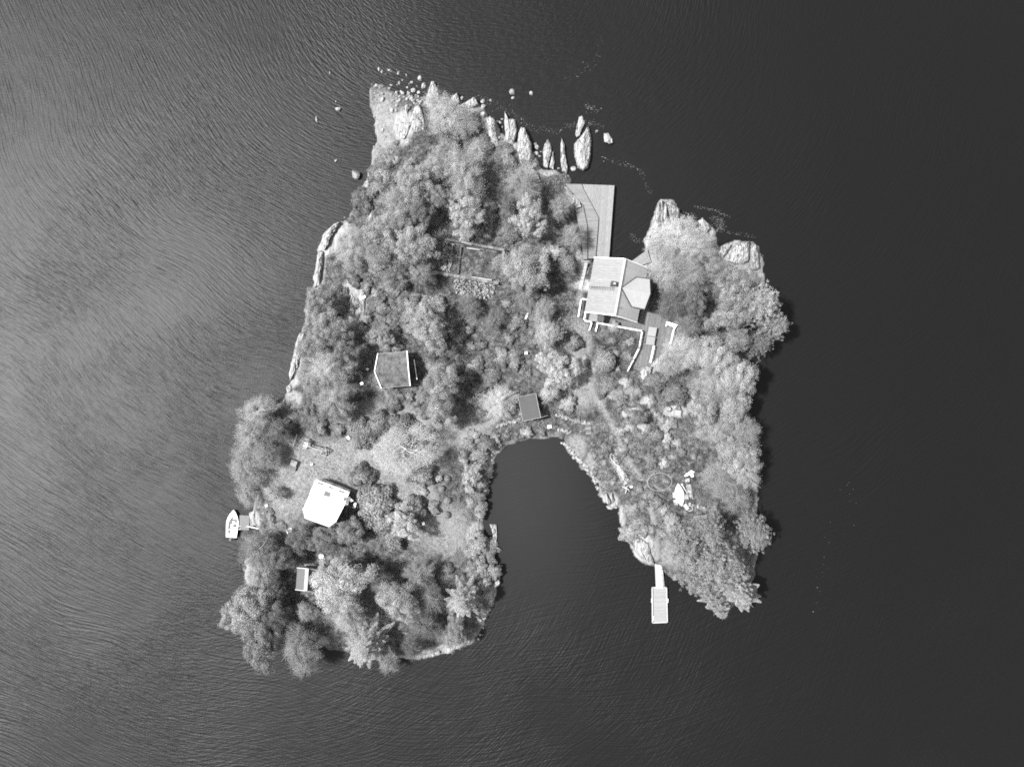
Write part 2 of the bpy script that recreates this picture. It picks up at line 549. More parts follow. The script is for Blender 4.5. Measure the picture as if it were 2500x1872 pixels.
# ------------------------------------------------------------------ water
def build_water():
    m = bpy.data.materials.new("water")
    m.use_nodes = True
    N = m.node_tree.nodes; L = m.node_tree.links
    b = N["Principled BSDF"]
    b.inputs["Base Color"].default_value = (0.0019, 0.0019, 0.0019, 1)
    b.inputs["Specular IOR Level"].default_value = 0.42
    b.inputs["Roughness"].default_value = 0.5
    b.inputs["IOR"].default_value = 1.333
    g = N.new("ShaderNodeNewGeometry")
    def MT(op, a, c=0.0):
        n = N.new("ShaderNodeMath"); n.operation = op
        for i, q in enumerate((a, c)):
            if isinstance(q, (int, float)): n.inputs[i].default_value = q
            else: L.new(q, n.inputs[i])
        return n.outputs[0]
    warp = N.new("ShaderNodeTexNoise"); warp.inputs["Scale"].default_value = 0.03; warp.inputs["Detail"].default_value = 1
    L.new(g.outputs["Position"], warp.inputs["Vector"])
    sep = N.new("ShaderNodeSeparateXYZ"); L.new(g.outputs["Position"], sep.inputs[0])
    def family(cx, cy, lam, along, warpamp):
        x = MT('SUBTRACT', sep.outputs[0], cx); y = MT('SUBTRACT', sep.outputs[1], cy)
        r = MT('SQRT', MT('ADD', MT('MULTIPLY', x, x), MT('MULTIPLY', y, y)))
        th = MT('ARCTAN2', MT('MULTIPLY', y, -1.0), MT('MULTIPLY', x, -1.0))
        r = MT('ADD', r, MT('MULTIPLY', warp.outputs[0], warpamp))
        c = N.new("ShaderNodeCombineXYZ")
        L.new(MT('MULTIPLY', r, 1 / lam), c.inputs[0]); L.new(MT('MULTIPLY', th, 80.0 / along), c.inputs[1])
        t = N.new("ShaderNodeTexNoise"); t.inputs["Scale"].default_value = 1.0; t.inputs["Detail"].default_value = 2.5
        t.inputs["Roughness"].default_value = 0.55
        L.new(c.outputs[0], t.inputs["Vector"])
        return t.outputs[0]
    f1 = family(*Wp(1150, -250), 0.33, 4.0, 12)
    f2 = family(*Wp(480, 900), 0.33, 4.0, 8)
    fine = N.new("ShaderNodeTexNoise"); fine.inputs["Scale"].default_value = 3.5; fine.inputs["Detail"].default_value = 3
    L.new(g.outputs["Position"], fine.inputs["Vector"])
    pat = N.new("ShaderNodeTexNoise"); pat.inputs["Scale"].default_value = 0.045; pat.inputs["Detail"].default_value = 3
    L.new(g.outputs["Position"], pat.inputs["Vector"])
    pr = N.new("ShaderNodeMapRange"); pr.inputs[1].default_value = 0.35; pr.inputs[2].default_value = 0.65
    pr.inputs[3].default_value = 0.5; pr.inputs[4].default_value = 1.25
    L.new(pat.outputs[0], pr.inputs[0])
    # calmer water inside the sheltered cove
    cx_, cy_ = Wp(1290, 1190)
    dx = MT('SUBTRACT', sep.outputs[0], cx_); dy = MT('MULTIPLY', MT('SUBTRACT', sep.outputs[1], cy_), 0.45)
    dc = MT('SQRT', MT('ADD', MT('MULTIPLY', dx, dx), MT('MULTIPLY', dy, dy)))
    calm = N.new("ShaderNodeMapRange"); calm.inputs[1].default_value = 6; calm.inputs[2].default_value = 16
    calm.inputs[3].default_value = 0.12; calm.inputs[4].default_value = 1.0
    L.new(dc, calm.inputs[0])
    cm = N.new("ShaderNodeMapRange"); cm.inputs[1].default_value = 3; cm.inputs[2].default_value = 15
    cm.inputs[3].default_value = 0.0068; cm.inputs[4].default_value = 0.0018
    L.new(dc, cm.inputs[0]); L.new(cm.outputs[0], b.inputs["Base Color"])
    sw = N.new("ShaderNodeMapRange"); sw.inputs[1].default_value = -20; sw.inputs[2].default_value = -42
    sw.inputs[3].default_value = 0.0; sw.inputs[4].default_value = 0.7
    L.new(sep.outputs[1], sw.inputs[0])
    h = MT('ADD', MT('MULTIPLY', f1, 1.0), MT('MULTIPLY', f2, sw.outputs[0]))
    h = MT('ADD', h, MT('MULTIPLY', fine.outputs[0], 0.22))
    lee = N.new("ShaderNodeMapRange"); lee.inputs[1].default_value = 0; lee.inputs[2].default_value = 48
    lee.inputs[3].default_value = 1.0; lee.inputs[4].default_value = 0.35
    L.new(sep.outputs[0], lee.inputs[0])
    h = MT('MULTIPLY', MT('MULTIPLY', MT('MULTIPLY', h, pr.outputs[0]), calm.outputs[0]), lee.outputs[0])
    bp = N.new("ShaderNodeBump"); bp.inputs["Distance"].default_value = 0.15
    L.new(h, bp.inputs["Height"]); L.new(bp.outputs[0], b.inputs["Normal"])
    n = 40
    mb = MB()
    xs = [-900, -300, -100, 0, 100, 300, 900]
    vs = [(x, y, 0) for x in xs for y in xs]
    k = len(xs)
    mb.add(vs, [(i * k + j, (i + 1) * k + j, (i + 1) * k + j + 1, i * k + j + 1) for i in range(k - 1) for j in range(k - 1)])
    o = mb.build("water", m)
    tag(o, kind="structure")
    mb = MB().add([(-900, -900, -4), (900, -900, -4), (900, 900, -4), (-900, 900, -4)], [(0, 1, 2, 3)])
    tag(mb.build("seabed", M['soil']), kind="structure")
build_water()

# ------------------------------------------------------------------ rocks
def rock_mesh(seed, sub=2, rough=0.22):
    r = np.random.default_rng(seed)
    import bmesh
    bm = bmesh.new()
    bmesh.ops.create_icosphere(bm, subdivisions=sub, radius=1.0)
    dirs = r.normal(size=(7, 3)); dirs /= np.linalg.norm(dirs, axis=1)[:, None]
    lim = r.uniform(0.5, 0.92, 7)
    for v in bm.verts:
        p = np.array(v.co)
        for d, l in zip(dirs, lim):
            t = p @ d
            if t > l: p = p - d * (t - l) * 0.9
        p += r.normal(size=3) * 0.02
        v.co = p
    me = bpy.data.meshes.new("boulder")
    bm.to_mesh(me); bm.free()
    me.materials.append(M['boulder'])
    return me
ROCKS = [rock_mesh(100 + i) for i in range(7)]
SMALLROCKS = [rock_mesh(200 + i, 1) for i in range(6)]

def boulder(px, py, w, h, label, group=None, z=None, rz=None, tall=0.7, name="boulder", cat="boulder"):
    """w,h in plan pixels (width, height of its outline)"""
    if z is None:
        x, y, g = PG(px, py, 0.2)
        g = max(g, -0.12)
    else:
        x, y = Wp(px, py, z); g = z
    o = bpy.data.objects.new(name, R.choice(ROCKS))
    sx, sy = w / 2 / S * 1.1, h / 2 / S * 1.1
    sz = min(sx, sy) * tall
    o.scale = (sx, sy, sz)
    o.location = (x, y, g + sz * 0.35)
    o.rotation_euler = (0, 0, U(-0.3, 0.3) if rz is None else rz)
    col.objects.link(o)
    return tag(o, label, cat, group)

GN = "boulders at the northern point"
B = [
 (835,280,15,11,"oval pale boulder standing alone in the water off the northwest meadow"),
 (873,430,20,26,"largest lone white boulder in the water west of the dark shrubs"),
 (783,305,7,15,"narrow wet rock tip farthest west in the water"),
 (829,403,7,9,"tiny rock tip in the water between the two lone white boulders"),
 (829,262,4,7,"tiny rock just above the oval lone boulder in the water"),
 (815,195,6,11,"slim submerged rock tip northwest of the island's point"),
 (936,183,9,10,"white boulder at the northern end of the boulder scatter in shallow water"),
 (928,177,6,12,"narrow wet rock left of the northernmost white boulder"),
 (959,184,5,6,"small round stone between the wet rocks of the north shallows"),
 (954,180,10,7,"low wet stone rimmed with foam in the north shallows"),
 (976,188,7,10,"upright white boulder in the middle of the north shallows"),
 (972,181,4,6,"small stone touching the upright white boulder"),
 (995,191,5,9,"small pale stone halfway to the big rounded boulders"),
 (1029,200,14,15,"big round boulder nearest open water at the northern point"),
 (1036,215,11,17,"tall boulder tucked under the big round boulder at the point"),
 (1007,206,10,8,"flat pale boulder left of the big round boulder"),
 (1001,210,6,5,"small stone wedged beside the flat pale boulder"),
 (985,201,6,7,"grey stone surrounded by water at the northern point"),
 (977,206,9,9,"round pale boulder at the edge of the shallow pool"),
 (971,210,6,6,"small stone leaning on the round pale boulder by the pool"),
 (955,209,10,6,"low wide boulder at the left rim of the shallow pool"),
 (996,217,9,7,"low boulder right of the shallow pool"),
 (1010,224,12,12,"white block boulder in the middle of the northern boulder heap"),
 (1024,228,12,10,"broad boulder right of the white block boulder"),
 (1019,214,5,5,"small stone under the flat pale boulder of the heap"),
 (998,232,10,8,"angular boulder on the left side of the northern heap"),
 (993,242,7,8,"small boulder at the lower left of the northern heap"),
 (1006,241,12,9,"wide pale boulder at the bottom of the northern heap"),
 (1013,251,8,7,"single grey boulder just below the northern heap"),
 (968,257,9,8,"upper boulder of the trio lying in the meadow"),
 (957,268,11,12,"left and largest boulder of the trio lying in the meadow"),
 (967,269,7,10,"right boulder of the trio lying in the meadow"),
 (968,240,7,8,"small stone in the grass above the meadow trio"),
 (935,243,11,13,"boulder beside the dark hole near the northwest corner"),
 (935,318,8,10,"pale stone halfway down the northwest meadow"),
 (941,333,6,6,"little stone under the pale stone of the northwest meadow"),
 (914,285,5,10,"upright stone on the waterline of the northwest meadow"),
 (913,358,5,5,"small stone on the waterline at the meadow's lower end"),
 (1082,241,10,9,"pale boulder right of the sharp northern rock point"),
 (1089,250,9,8,"boulder tucked below the one beside the sharp rock point"),
 (1128,243,9,12,"egg shaped boulder between the two rock points of the north shore"),
 (1179,249,12,12,"upper boulder of the stacked pair on the northeast shore"),
 (1180,262,13,13,"lower boulder of the stacked pair on the northeast shore"),
 (1199,252,8,9,"lone stone in the water right of the stacked pair"),
 (1181,281,17,15,"big flat boulder under the stacked pair on the northeast shore"),
 (1252,240,17,17,"jagged boulder standing offshore north of the long rock slabs"),
 (1253,254,10,8,"lower fragment just under the jagged offshore boulder"),
 (1213,296,8,6,"foam edged stone in the cleft left of the second long slab"),
 (1226,294,10,6,"white angular stone at the mouth of the rock cleft"),
 (1221,301,8,9,"round stone in the middle of the rock cleft"),
 (1213,297,6,6,"small round stone on the left of the rock cleft"),
 (1227,312,5,7,"last small stone deep in the rock cleft"),
 (1220,337,9,8,"pale stone resting on the first long slab"),
 (1222,350,9,11,"round stone at the foot of the first long slab"),
 (1307,354,9,9,"small boulder above the cluster left of the rock fins"),
 (1312,363,15,13,"largest boulder of the cluster left of the rock fins"),
 (1308,375,13,10,"lower boulder of the cluster left of the rock fins"),
 (1320,373,5,6,"little stone at the right end of the cluster by the fins"),
 (1317,382,9,7,"rounded stone under the cluster by the fins"),
 (1364,412,8,6,"white stone at the foot between the two rock fins"),
 (1399,415,14,12,"square white boulder at the lower end of the big offshore rock"),
 (1453,334,8,8,"little round rock between the big offshore rock and the eastern block"),
 (1016,479,12,14,"white boulder among the trees of the northern wood"),
 (1001,485,11,8,"flatter grey boulder beside the white one in the northern wood"),
 (1097,334,12,10,"angular grey boulder in the shade of the northern birch"),
 (706,950,13,18,"white boulder cut off from the west cliff by a dark cleft"),
 (694,978,7,7,"small white stone on the western shore"),
 (690,985,11,10,"pale block under the small white stone on the western shore"),
 (842,531,6,6,"small pale stone in the water at the northwest bend"),
 (1527,1010,20,18,"squarish white boulder in the eastern flower garden"),
 (1545,1009,13,14,"rounded grey boulder right of the squarish white boulder"),
 (1635,1000,16,14,"pale garden rock left of the wooden crate in the east garden"),
 (1580,1010,15,13,"mossy pale rock between the two rock groups of the east garden"),
 (1297,243,12,12,"dim submerged rock off the north shore"),
]
for i, (px, py, w, h, lb) in enumerate(B):
    boulder(px, py, w, h, lb, GN if i < 61 else None, tall=1.15 if i < 6 else 0.85)
sub = None
for k in range(46):
    t_ = U(0, 1)
    px = 915 + 115 * t_ + U(-6, 6); py = 205 + 30 * t_ + abs(R.gauss(0, 16)) 
    w_ = U(4, 9)
    boulder(px, py, w_ * U(.9, 1.4), w_, "small pale stone strewn among the northern point's boulders", "small stones strewn at the northern point", tall=.8, name="shore_stone", cat="stone")
for k in range(26):
    t_ = U(0, 1)
    px = 1080 + 220 * t_ + U(-4, 4); py = 248 + 135 * t_ ** 1.1 + U(-6, 10)
    w_ = U(4, 9)
    boulder(px, py, w_, w_ * U(.8, 1.3), "small pale stone wedged between the northern shore's rock slabs", "small stones between the rock slabs", tall=.8, name="shore_stone", cat="stone")
# small stones lining the cove and shores
for pts, lb, gr, n, sz in [
    ([(1375,1083),(1385,1090),(1394,1100),(1407,1117),(1418,1127),(1430,1137),(1436,1149),(1447,1160),(1456,1178),(1463,1200)],
     "rounded pale stone in the row edging the eastern side of the cove", "stones edging the cove", 46, (6, 11)),
    ([(1190,1410),(1218,1390),(1212,1372),(1205,1378)], "pale shore stone at the mouth of the cove's western arm", "stones at the cove's western arm", 9, (5, 9)),
    ([(1155,1525),(1185,1500),(1178,1545),(1168,1560)], "wet dark rimmed stone at the southern tip of the west arm", "stones at the southern tip", 8, (5, 11)),
    ([(1205,1100),(1200,1150),(1188,1210)], "grey stone at the foot of the cove's shaded western bank", "stones on the cove's western bank", 12, (5, 9)),
    ([(1494,1228),(1505,1238),(1510,1232),(1500,1225)], "small white stone packed between cove rock slab and cliff", "stones beside the cove slab", 12, (4, 7)),
    ([(640,1250),(650,1262),(655,1245),(660,1275)], "small stone on the bank above the grey dock", "stones above the grey dock", 8, (5, 8)),
    ([(690,985),(700,995),(710,990)], "tiny stone in the heap at the western shore", "stones at the western shore", 7, (4, 7)),
    ]:
    for k in range(n):
        t = (k + U(0.2, 0.8)) / n * (len(pts) - 1)
        i = int(t); f = t - i
        x = pts[i][0] * (1 - f) + pts[min(i + 1, len(pts) - 1)][0] * f + U(-3.5, 3.5)
        y = pts[i][1] * (1 - f) + pts[min(i + 1, len(pts) - 1)][1] * f + U(-3.5, 3.5)
        s = U(*sz)
        boulder(x, y, s * U(0.9, 1.3), s * U(0.7, 1.0), lb, gr, tall=0.8, name="shore_stone", cat="stone")

def outcrop(poly, h, label, seed=1, mt='rock', ridge=1.15, base=-0.4, name="rock_slab"):
    r = random.Random(seed)
    P = []
    n = len(poly)
    for i in range(n):
        a = poly[i]; b = poly[(i + 1) % n]
        L = math.hypot(b[0] - a[0], b[1] - a[1])
        k = max(1, int(L / 4))
        for j in range(k):
            t = j / k
            P.append((a[0] + (b[0] - a[0]) * t + r.uniform(-.6, .6), a[1] + (b[1] - a[1]) * t + r.uniform(-.6, .6)))
    cx = sum(p[0] for p in P) / len(P); cy = sum(p[1] for p in P) / len(P)
    xs = [p[0] for p in P]; ys = [p[1] for p in P]
    wx = max(xs) - min(xs); wy = max(ys) - min(ys)
    g = max(PG(cx, cy)[2], 0)
    rings = []
    for f, z in ((1.05, base), (1.0, 0.05), (0.93, h * 0.55), (0.8, h * 0.86), (0.55, h), (0.28, h * ridge)):
        ring = []
        for (x, y) in P:
            # keep elongated rocks elongated: shrink mostly across
            fx = f if wx <= wy else 0.45 + 0.55 * f
            fy = f if wy < wx else 0.45 + 0.55 * f
            zz = (z + (r.uniform(-.10, .10) * h if z > 0.1 else 0)) + (g if z > 0 else 0)
            X, Y = Wp(cx + (x - cx) * fx, cy + (y - cy) * fy, max(zz, 0))
            ring.append((X, Y, zz))
        rings.append(ring)
    mb = MB()
    m = len(P)
    vs = [v for ring in rings for v in ring]
    X, Y = Wp(cx, cy, g + h)
    vs.append((X, Y, g + h * ridge))
    fs = []
    for k in range(len(rings) - 1):
        for i in range(m):
            fs.append((k * m + i, k * m + (i + 1) % m, (k + 1) * m + (i + 1) % m, (k + 1) * m + i))
    for i in range(m):
        fs.append(((len(rings) - 1) * m + i, (len(rings) - 1) * m + (i + 1) % m, len(vs) - 1))
    root = mb.add(vs, fs)
    o = root.build(name, M[mt])
    return tag(o, label, "rock")

OC = [
 ([(1040,238),(1046,222),(1053,198),(1060,199),(1068,214),(1074,240),(1060,248)], 1.0, "sharp pointed granite rock at the northern tip"),
 ([(1095,254),(1103,236),(1116,226),(1121,240),(1124,252),(1110,258)], 0.9, "triangular rock point right of the sharp northern rock"),
 ([(1122,262),(1138,249),(1156,237),(1164,243),(1168,256),(1145,268)], 0.9, "leaning rock wedge between the triangular point and the stacked boulders"),
 ([(1187,292),(1196,283),(1208,292),(1212,330),(1220,352),(1212,362),(1198,350),(1190,320)], 1.1, "first long rock slab sloping into the water east of the birch"),
 ([(1232,272),(1240,290),(1258,292),(1263,320),(1256,350),(1254,368),(1240,366),(1234,335),(1231,300)], 1.1, "second long rock slab with a split tip"),
 ([(1266,325),(1272,310),(1280,312),(1288,328),(1297,350),(1299,385),(1290,402),(1270,400),(1262,370)], 1.2, "third long rock slab with comb like tips"),
 ([(1338,338),(1345,352),(1347,372),(1342,388),(1337,412),(1327,408),(1325,368),(1330,352)], 0.9, "pale rock fin nearest the boulder cluster"),
 ([(1351,368),(1354,392),(1352,415),(1340,410),(1345,388)], 0.6, "short dark fin leaning against the pale rock fin"),
 ([(1371,334),(1378,352),(1380,375),(1387,412),(1384,424),(1372,420),(1368,390),(1369,355)], 0.9, "slim dark veined rock fin left of the big offshore rock"),
 ([(1437,305),(1444,340),(1442,378),(1436,410),(1424,418),(1411,412),(1402,380),(1401,352),(1414,338),(1424,325)], 1.5, "big bright whale backed rock off the north shore"),
 ([(1408,336),(1404,328),(1409,305),(1413,286),(1422,283),(1429,300),(1420,318),(1415,334)], 0.7, "narrow rock finger above the big whale backed rock"),
 ([(1474,326),(1486,325),(1496,341),(1497,350),(1488,352),(1475,347)], 0.9, "five sided flat block standing offshore to the east"),
 ([(1605,496),(1612,492),(1616,520),(1614,548),(1602,566),(1592,560),(1599,530)], 1.6, "outermost left spire of the northeast rock cluster"),
 ([(1612,492),(1617,488),(1621,510),(1621,540),(1616,552),(1612,530)], 1.3, "thin rock blade beside the left spire"),
 ([(1621,500),(1627,496),(1631,530),(1638,552),(1622,556),(1619,530)], 1.3, "second thin rock blade of the northeast cluster"),
 ([(1626,492),(1637,491),(1653,505),(1660,512),(1657,540),(1640,550),(1632,520)], 1.8, "smooth white rounded rock face at the northeast point"),
 ([(1595,560),(1618,555),(1640,548),(1662,542),(1690,536),(1702,548),(1700,580),(1660,600),(1610,600),(1585,592)], 1.6, "broad lumpy rock shelf under the northeast spires"),
 ([(1703,540),(1711,535),(1715,531),(1732,548),(1735,560),(1722,572),(1706,566)], 1.5, "tilted pale slab at the middle of the northeast shore"),
 ([(1576,578),(1588,574),(1592,600),(1578,612),(1574,595)], 1.0, "pale rounded rock edge beside the triangular boardwalk"),
 ([(1760,600),(1776,593),(1786,598),(1775,620),(1764,632),(1750,625)], 1.2, "creased rock between the notch and the wide eastern slab"),
 ([(1790,600),(1806,592),(1829,589),(1831,610),(1828,640),(1800,648),(1776,640),(1782,618)], 1.7, "wide bright slab at the island's northeast corner"),
 ([(1836,590),(1845,596),(1852,622),(1854,655),(1842,662),(1834,632)], 1.3, "outermost slab at the northeast corner behind a dark crevice"),
 ([(783,590),(792,574),(812,550),(830,542),(820,562),(800,592),(790,612)], 1.2, "curved pale cliff edge at the northwest bend"),
 ([(773,632),(779,612),(790,612),(788,650),(779,700),(768,704),(767,675)], 1.2, "long banded cliff strip on the west shore"),
 ([(722,836),(732,812),(744,814),(736,860),(727,900),(712,905),(708,928),(705,915),(712,885)], 1.1, "bright smooth cliff strip on the lower west shore"),
 ([(1472,1210),(1480,1203),(1492,1225),(1490,1232),(1482,1230)], 0.9, "white rock slab on the cove's eastern shore"),
 ([(1486,1205),(1494,1204),(1500,1222),(1496,1226),(1490,1216)], 0.9, "narrow folded slab beside the white cove slab"),
 ([(1479,1234),(1486,1232),(1498,1240),(1494,1245),(1485,1243)], 0.5, "low rounded rock below the white cove slab"),
 ([(1540,1318),(1562,1312),(1584,1325),(1590,1350),(1598,1376),(1585,1380),(1565,1362),(1548,1342)], 0.9, "large white cracked rock where the jetty gangway lands"),
 ([(1590,888),(1612,868),(1640,842),(1650,842),(1648,858),(1622,885),(1604,898)], 0.7, "smooth white rock face along the terrace edge"),
 ([(1560,906),(1580,893),(1594,896),(1590,912),(1580,930),(1568,928)], 0.8, "pale rock tongue below the terrace steps"),
 ([(1195,1278),(1212,1279),(1214,1300),(1213,1330),(1206,1334),(1203,1305)], 0.5, "crumbling stone jetty wall on the cove's western shore"),
 ([(1190,1336),(1212,1334),(1213,1350),(1200,1356),(1188,1350)], 0.5, "pale rubble rock at the foot of the stone jetty wall"),
 ([(1085,1584),(1110,1572),(1145,1558),(1150,1566),(1120,1582),(1095,1592)], 0.6, "long pale ledge on the southern shore"),
 ([(1050,1594),(1072,1585),(1075,1594),(1056,1602)], 0.5, "small pale ledge left of the long southern ledge"),
 ([(1198,1425),(1218,1412),(1222,1425),(1210,1436)], 0.6, "bright rock at the eastern end of the western arm"),
 ([(766,1570),(782,1566),(788,1578),(775,1584)], 0.5, "pale rock under the southwestern trees at the waterline"),
 ([(608,1252),(622,1246),(626,1282),(612,1288)], 0.5, "pale rock step joining the grey dock to the bank"),
 ([(1000,318),(1003,290),(1012,262),(1022,255),(1030,270),(1042,318),(1030,330),(1012,330)], 0.5, "smooth bare rock dome beside the northern birch"),
 ([(962,303),(985,297),(1005,300),(998,322),(988,340),(978,338)], 0.45, "flat pale rock shelf in the northwest meadow"),
 ([(988,256),(996,256),(996,284),(988,284)], 0.5, "rectangular pale rock standing in the northwest meadow"),
 ([(612,1185),(640,1176),(655,1182),(648,1192),(622,1194)], 0.6, "round rock between the western trees above the dock"),
 ([(1398,482),(1408,470),(1416,482),(1420,510),(1404,512),(1396,500)], 0.9, "pale rock lump rising through the boat deck"),
 ([(878,720),(886,700),(892,720),(890,760),(880,775),(874,750)], 0.5, "bare rock rib in the western clearing"),
 ([(850,735),(858,715),(868,730),(864,770),(852,768)], 0.45, "second bare rock rib left of the longer rib"),
]
for i, (p, h, lb) in enumerate(OC):
    outcrop(p, h * 0.8, lb, 300 + i)

# ------------------------------------------------------------------ decks and planks
def clip_half(poly, a, b, c):
    """keep a*x+b*y<=c"""
    out = []
    n = len(poly)
    for i in range(n):
        p = poly[i]; q = poly[(i + 1) % n]
        dp = a * p[0] + b * p[1] - c; dq = a * q[0] + b * q[1] - c
        if dp <= 0: out.append(p)
        if dp * dq < 0:
            t = dp / (dp - dq)
            out.append((p[0] + (q[0] - p[0]) * t, p[1] + (q[1] - p[1]) * t))
    return out

def planks(root, poly_px, z, ang, width, mt, name="plank", gap=0.012, thick=0.04, lift=0.0):
    poly = pw(poly_px, z)
    nx, ny = -math.sin(ang), math.cos(ang)     # across the boards
    vals = [p[0] * nx + p[1] * ny for p in poly]
    a = min(vals)
    while a < max(vals):
        c = clip_half(poly, nx, ny, a + width - gap)
        if len(c) >= 3: c = clip_half(c, -nx, -ny, -a)
        if len(c) >= 3:
            ar = abs(sum(c[i][0] * c[(i + 1) % len(c)][1] - c[(i + 1) % len(c)][0] * c[i][1] for i in range(len(c)))) / 2
            if ar > 0.03:
                dz = U(-0.004, 0.004) + lift
                MB().prism(c, z - thick + dz, z + dz).build(name, M[mt], root)
        a += width

def deck(label, poly_px, z, ang, width, mt, posts=True, skirt=0.35, name="deck"):
    x, y = Wp(*poly_px[0], z)
    root = thing(name, label, "deck", (x, y, 0))
    pl = pw(poly_px, z)
    n = len(pl)
    fr = MB()
    for i in range(n):
        a = pl[i]; b = pl[(i + 1) % n]
        fr.bar((a[0], a[1], z - 0.15), (b[0], b[1], z - 0.15), 0.06, 0.2)
    fr.build("frame", M['timber_dark'], root)
    planks(root, poly_px, z, ang, width, mt)
    if posts:
        for i in range(n):
            a = pl[i]
            MB().box((a[0], a[1], z / 2 - 0.75), (0.18, 0.18, z + 0.9)).build("post", M['timber_dark'], root)
    return root

A_NS = math.radians(90 - 4)     # boards of the boat deck run roughly north-south
deck("low outer boat deck of pale boards running out to the water", D_OUT, 0.9, math.radians(90 - 4), 0.24, 'plank_pale')
deck("middle deck level with cross boards beside the boat deck", D_MID, 1.2, math.radians(2), 0.24, 'plank_pale_ew')
deck("raised inner deck level against the wooded bank", D_IN, 1.5, math.radians(2), 0.26, 'plank_pale_ew', posts=False)
deck("triangular boardwalk beside the north corner of the main house", D_NE, 1.3, math.radians(40), 0.3, 'plank_pale')
TERR_E = [(1580,757),(1606,768),(1628,784),(1655,795),(1661,803),(1650,832),(1640,848),(1612,880),(1590,893),(1583,896),(1545,896),(1538,895),(1560,850),(1567,808),(1572,775),(1576,758)]
deck("broad worn wooden terrace south east of the main house", TERR_E, 2.02, math.radians(90 - 10), 0.2, 'plank_dark')
deck("shaded wooden porch floor along the main house's south side",
     [(1427,765),(1560,786),(1572,776),(1567,807),(1459,789),(1427,783)], 1.98, math.radians(-10), 0.2, 'plank_dark')
deck("narrow dark walkway along the main house's east wall", [(1578,690),(1592,690),(1592,715),(1580,757),(1576,758),(1572,776),(1560,786)], 1.9, math.radians(90 - 10), 0.25, 'plank_dark', posts=False)
deck("narrow wooden path between main house and bank", [(1427,643),(1435,642),(1422,700),(1416,740),(1405,740),(1413,700)], 1.7, math.radians(0), 0.3, 'timber', posts=False, name="boardwalk")
# steps
def steps(label, a, b, z0, dz, n, depth_px, dirv, mt='plank_dark'):
    x, y = Wp(*a, z0)
    root = thing("stairs", label, "stairs", (x, y, 0))
    for i in range(n):
        ox, oy = dirv[0] * depth_px * i, dirv[1] * depth_px * i
        q = [(a[0] + ox, a[1] + oy), (b[0] + ox, b[1] + oy), (b[0] + ox + dirv[0] * depth_px * .92, b[1] + oy + dirv[1] * depth_px * .92),
             (a[0] + ox + dirv[0] * depth_px * .92, a[1] + oy + dirv[1] * depth_px * .92)]
        z = z0 - dz * i
        MB().prism(pw(q, z), z - 0.08, z).build("step", M[mt], root)
steps("dark wooden steps at the lower end of the terrace", (1538,896), (1568,900), 1.86, 0.16, 3, 4, (-0.1, 1))
steps("dark garden steps between the short white railings", (1447,787), (1458,789), 1.82, 0.2, 4, 4.5, (-0.17, 0.98))

def balustrade(label, pts_px, zfloor, w=0.2, h=0.95, group="white railings round the main house", mt='white'):
    p0 = Wp(*pts_px[0], zfloor + h)
    root = thing("railing", label, "railing", (p0[0], p0[1], zfloor), group)
    for a, b in zip(pts_px[:-1], pts_px[1:]):
        za, zb = zfloor, zfloor
        A = W3(a[0], a[1], zfloor + h); Bp = W3(b[0], b[1], zfloor + h)
        ext = (Vector(Bp) - Vector(A)).normalized() * (w / 2)
        MB().bar(Vector(A) - ext, Vector(Bp) + ext, w, 0.06).build("top_rail", M[mt], root)
        L = (Vector(Bp) - Vector(A)).length
        lo = MB(); lo.bar((A[0], A[1], zfloor + 0.15), (Bp[0], Bp[1], zfloor + 0.15), 0.07, 0.07)
        lo.build("bottom_rail", M[mt], root)
        n = max(1, int(L / 1.5))
        for i in range(n + 1):
            t = i / n
            MB().box((A[0] + (Bp[0] - A[0]) * t, A[1] + (Bp[1] - A[1]) * t, zfloor + h / 2 - 0.2), (0.11, 0.11, h + 0.33)).build("post", M[mt], root)
        pk = MB()
        k = max(2, int(L / 0.16))
        for i in range(k):
            t = (i + .5) / k
            pk.box((A[0] + (Bp[0] - A[0]) * t, A[1] + (Bp[1] - A[1]) * t, zfloor + 0.53), (0.035, 0.035, 0.7))
        o = pk.build("baluster_row", M[mt], root)
        o["kind"] = "stuff"
    return root
balustrade("long white railing bounding the porch and bending down the terrace edge", [(1459,788.5),(1568,808),(1560,850),(1532,906)], 2.0, w=0.22)
balustrade("white railing round the porch's west corner", [(1429,764),(1425.5,782.5),(1445,786),(1439,805)], 2.0)
balustrade("short white handrail on the right of the garden steps", [(1459,789),(1454.5,808)], 1.9)
balustrade("L shaped white railing at the main house's west wall", [(1431,731),(1419,729),(1412,772)], 2.0)
balustrade("white rail running down the middle of the terrace", [(1597,845),(1588.5,884)], 2.02, w=0.16)
balustrade("thin white rail on the terrace's eastern edge", [(1645.5,806),(1638,839)], 2.02, w=0.08)
balustrade("tiny white corner railing at the house's northeast corner", [(1579,664.5),(1588,664.5),(1586.5,673)], 2.2, w=0.18)

# terrace table with a pale cover, corner bench
def quad_top(root, name, q_px, z, t, mt):
    MB().slab([W3(x, y, z) for x, y in q_px], t).build(name, M[mt], root)
x, y = Wp(1590, 820, 2)
t = thing("table", "long pale table standing in the middle of the terrace", "table", (x, y, 2.02))
quad_top(t, "tabletop", [(1584.5,797.5),(1580,819),(1600,822),(1604,800.5)], 2.8, 0.06, 'plank_jetty')
quad_top(t, "tabletop", [(1579.5,820.5),(1576.5,840.5),(1597,843),(1600,823.5)], 2.8, 0.06, 'plank_jetty')
for px, py in ((1586,801),(1601,803),(1579,838),(1595,840)):
    X, Y = Wp(px, py, 2.7)
    MB().box((X, Y, 2.38), (0.09, 0.09, 0.72)).build("leg", M['offwhite'], t)
x, y = Wp(1640, 790, 2.5)
t = thing("bench", "white corner bench at the terrace's northeast corner", "bench", (x, y, 2.02))
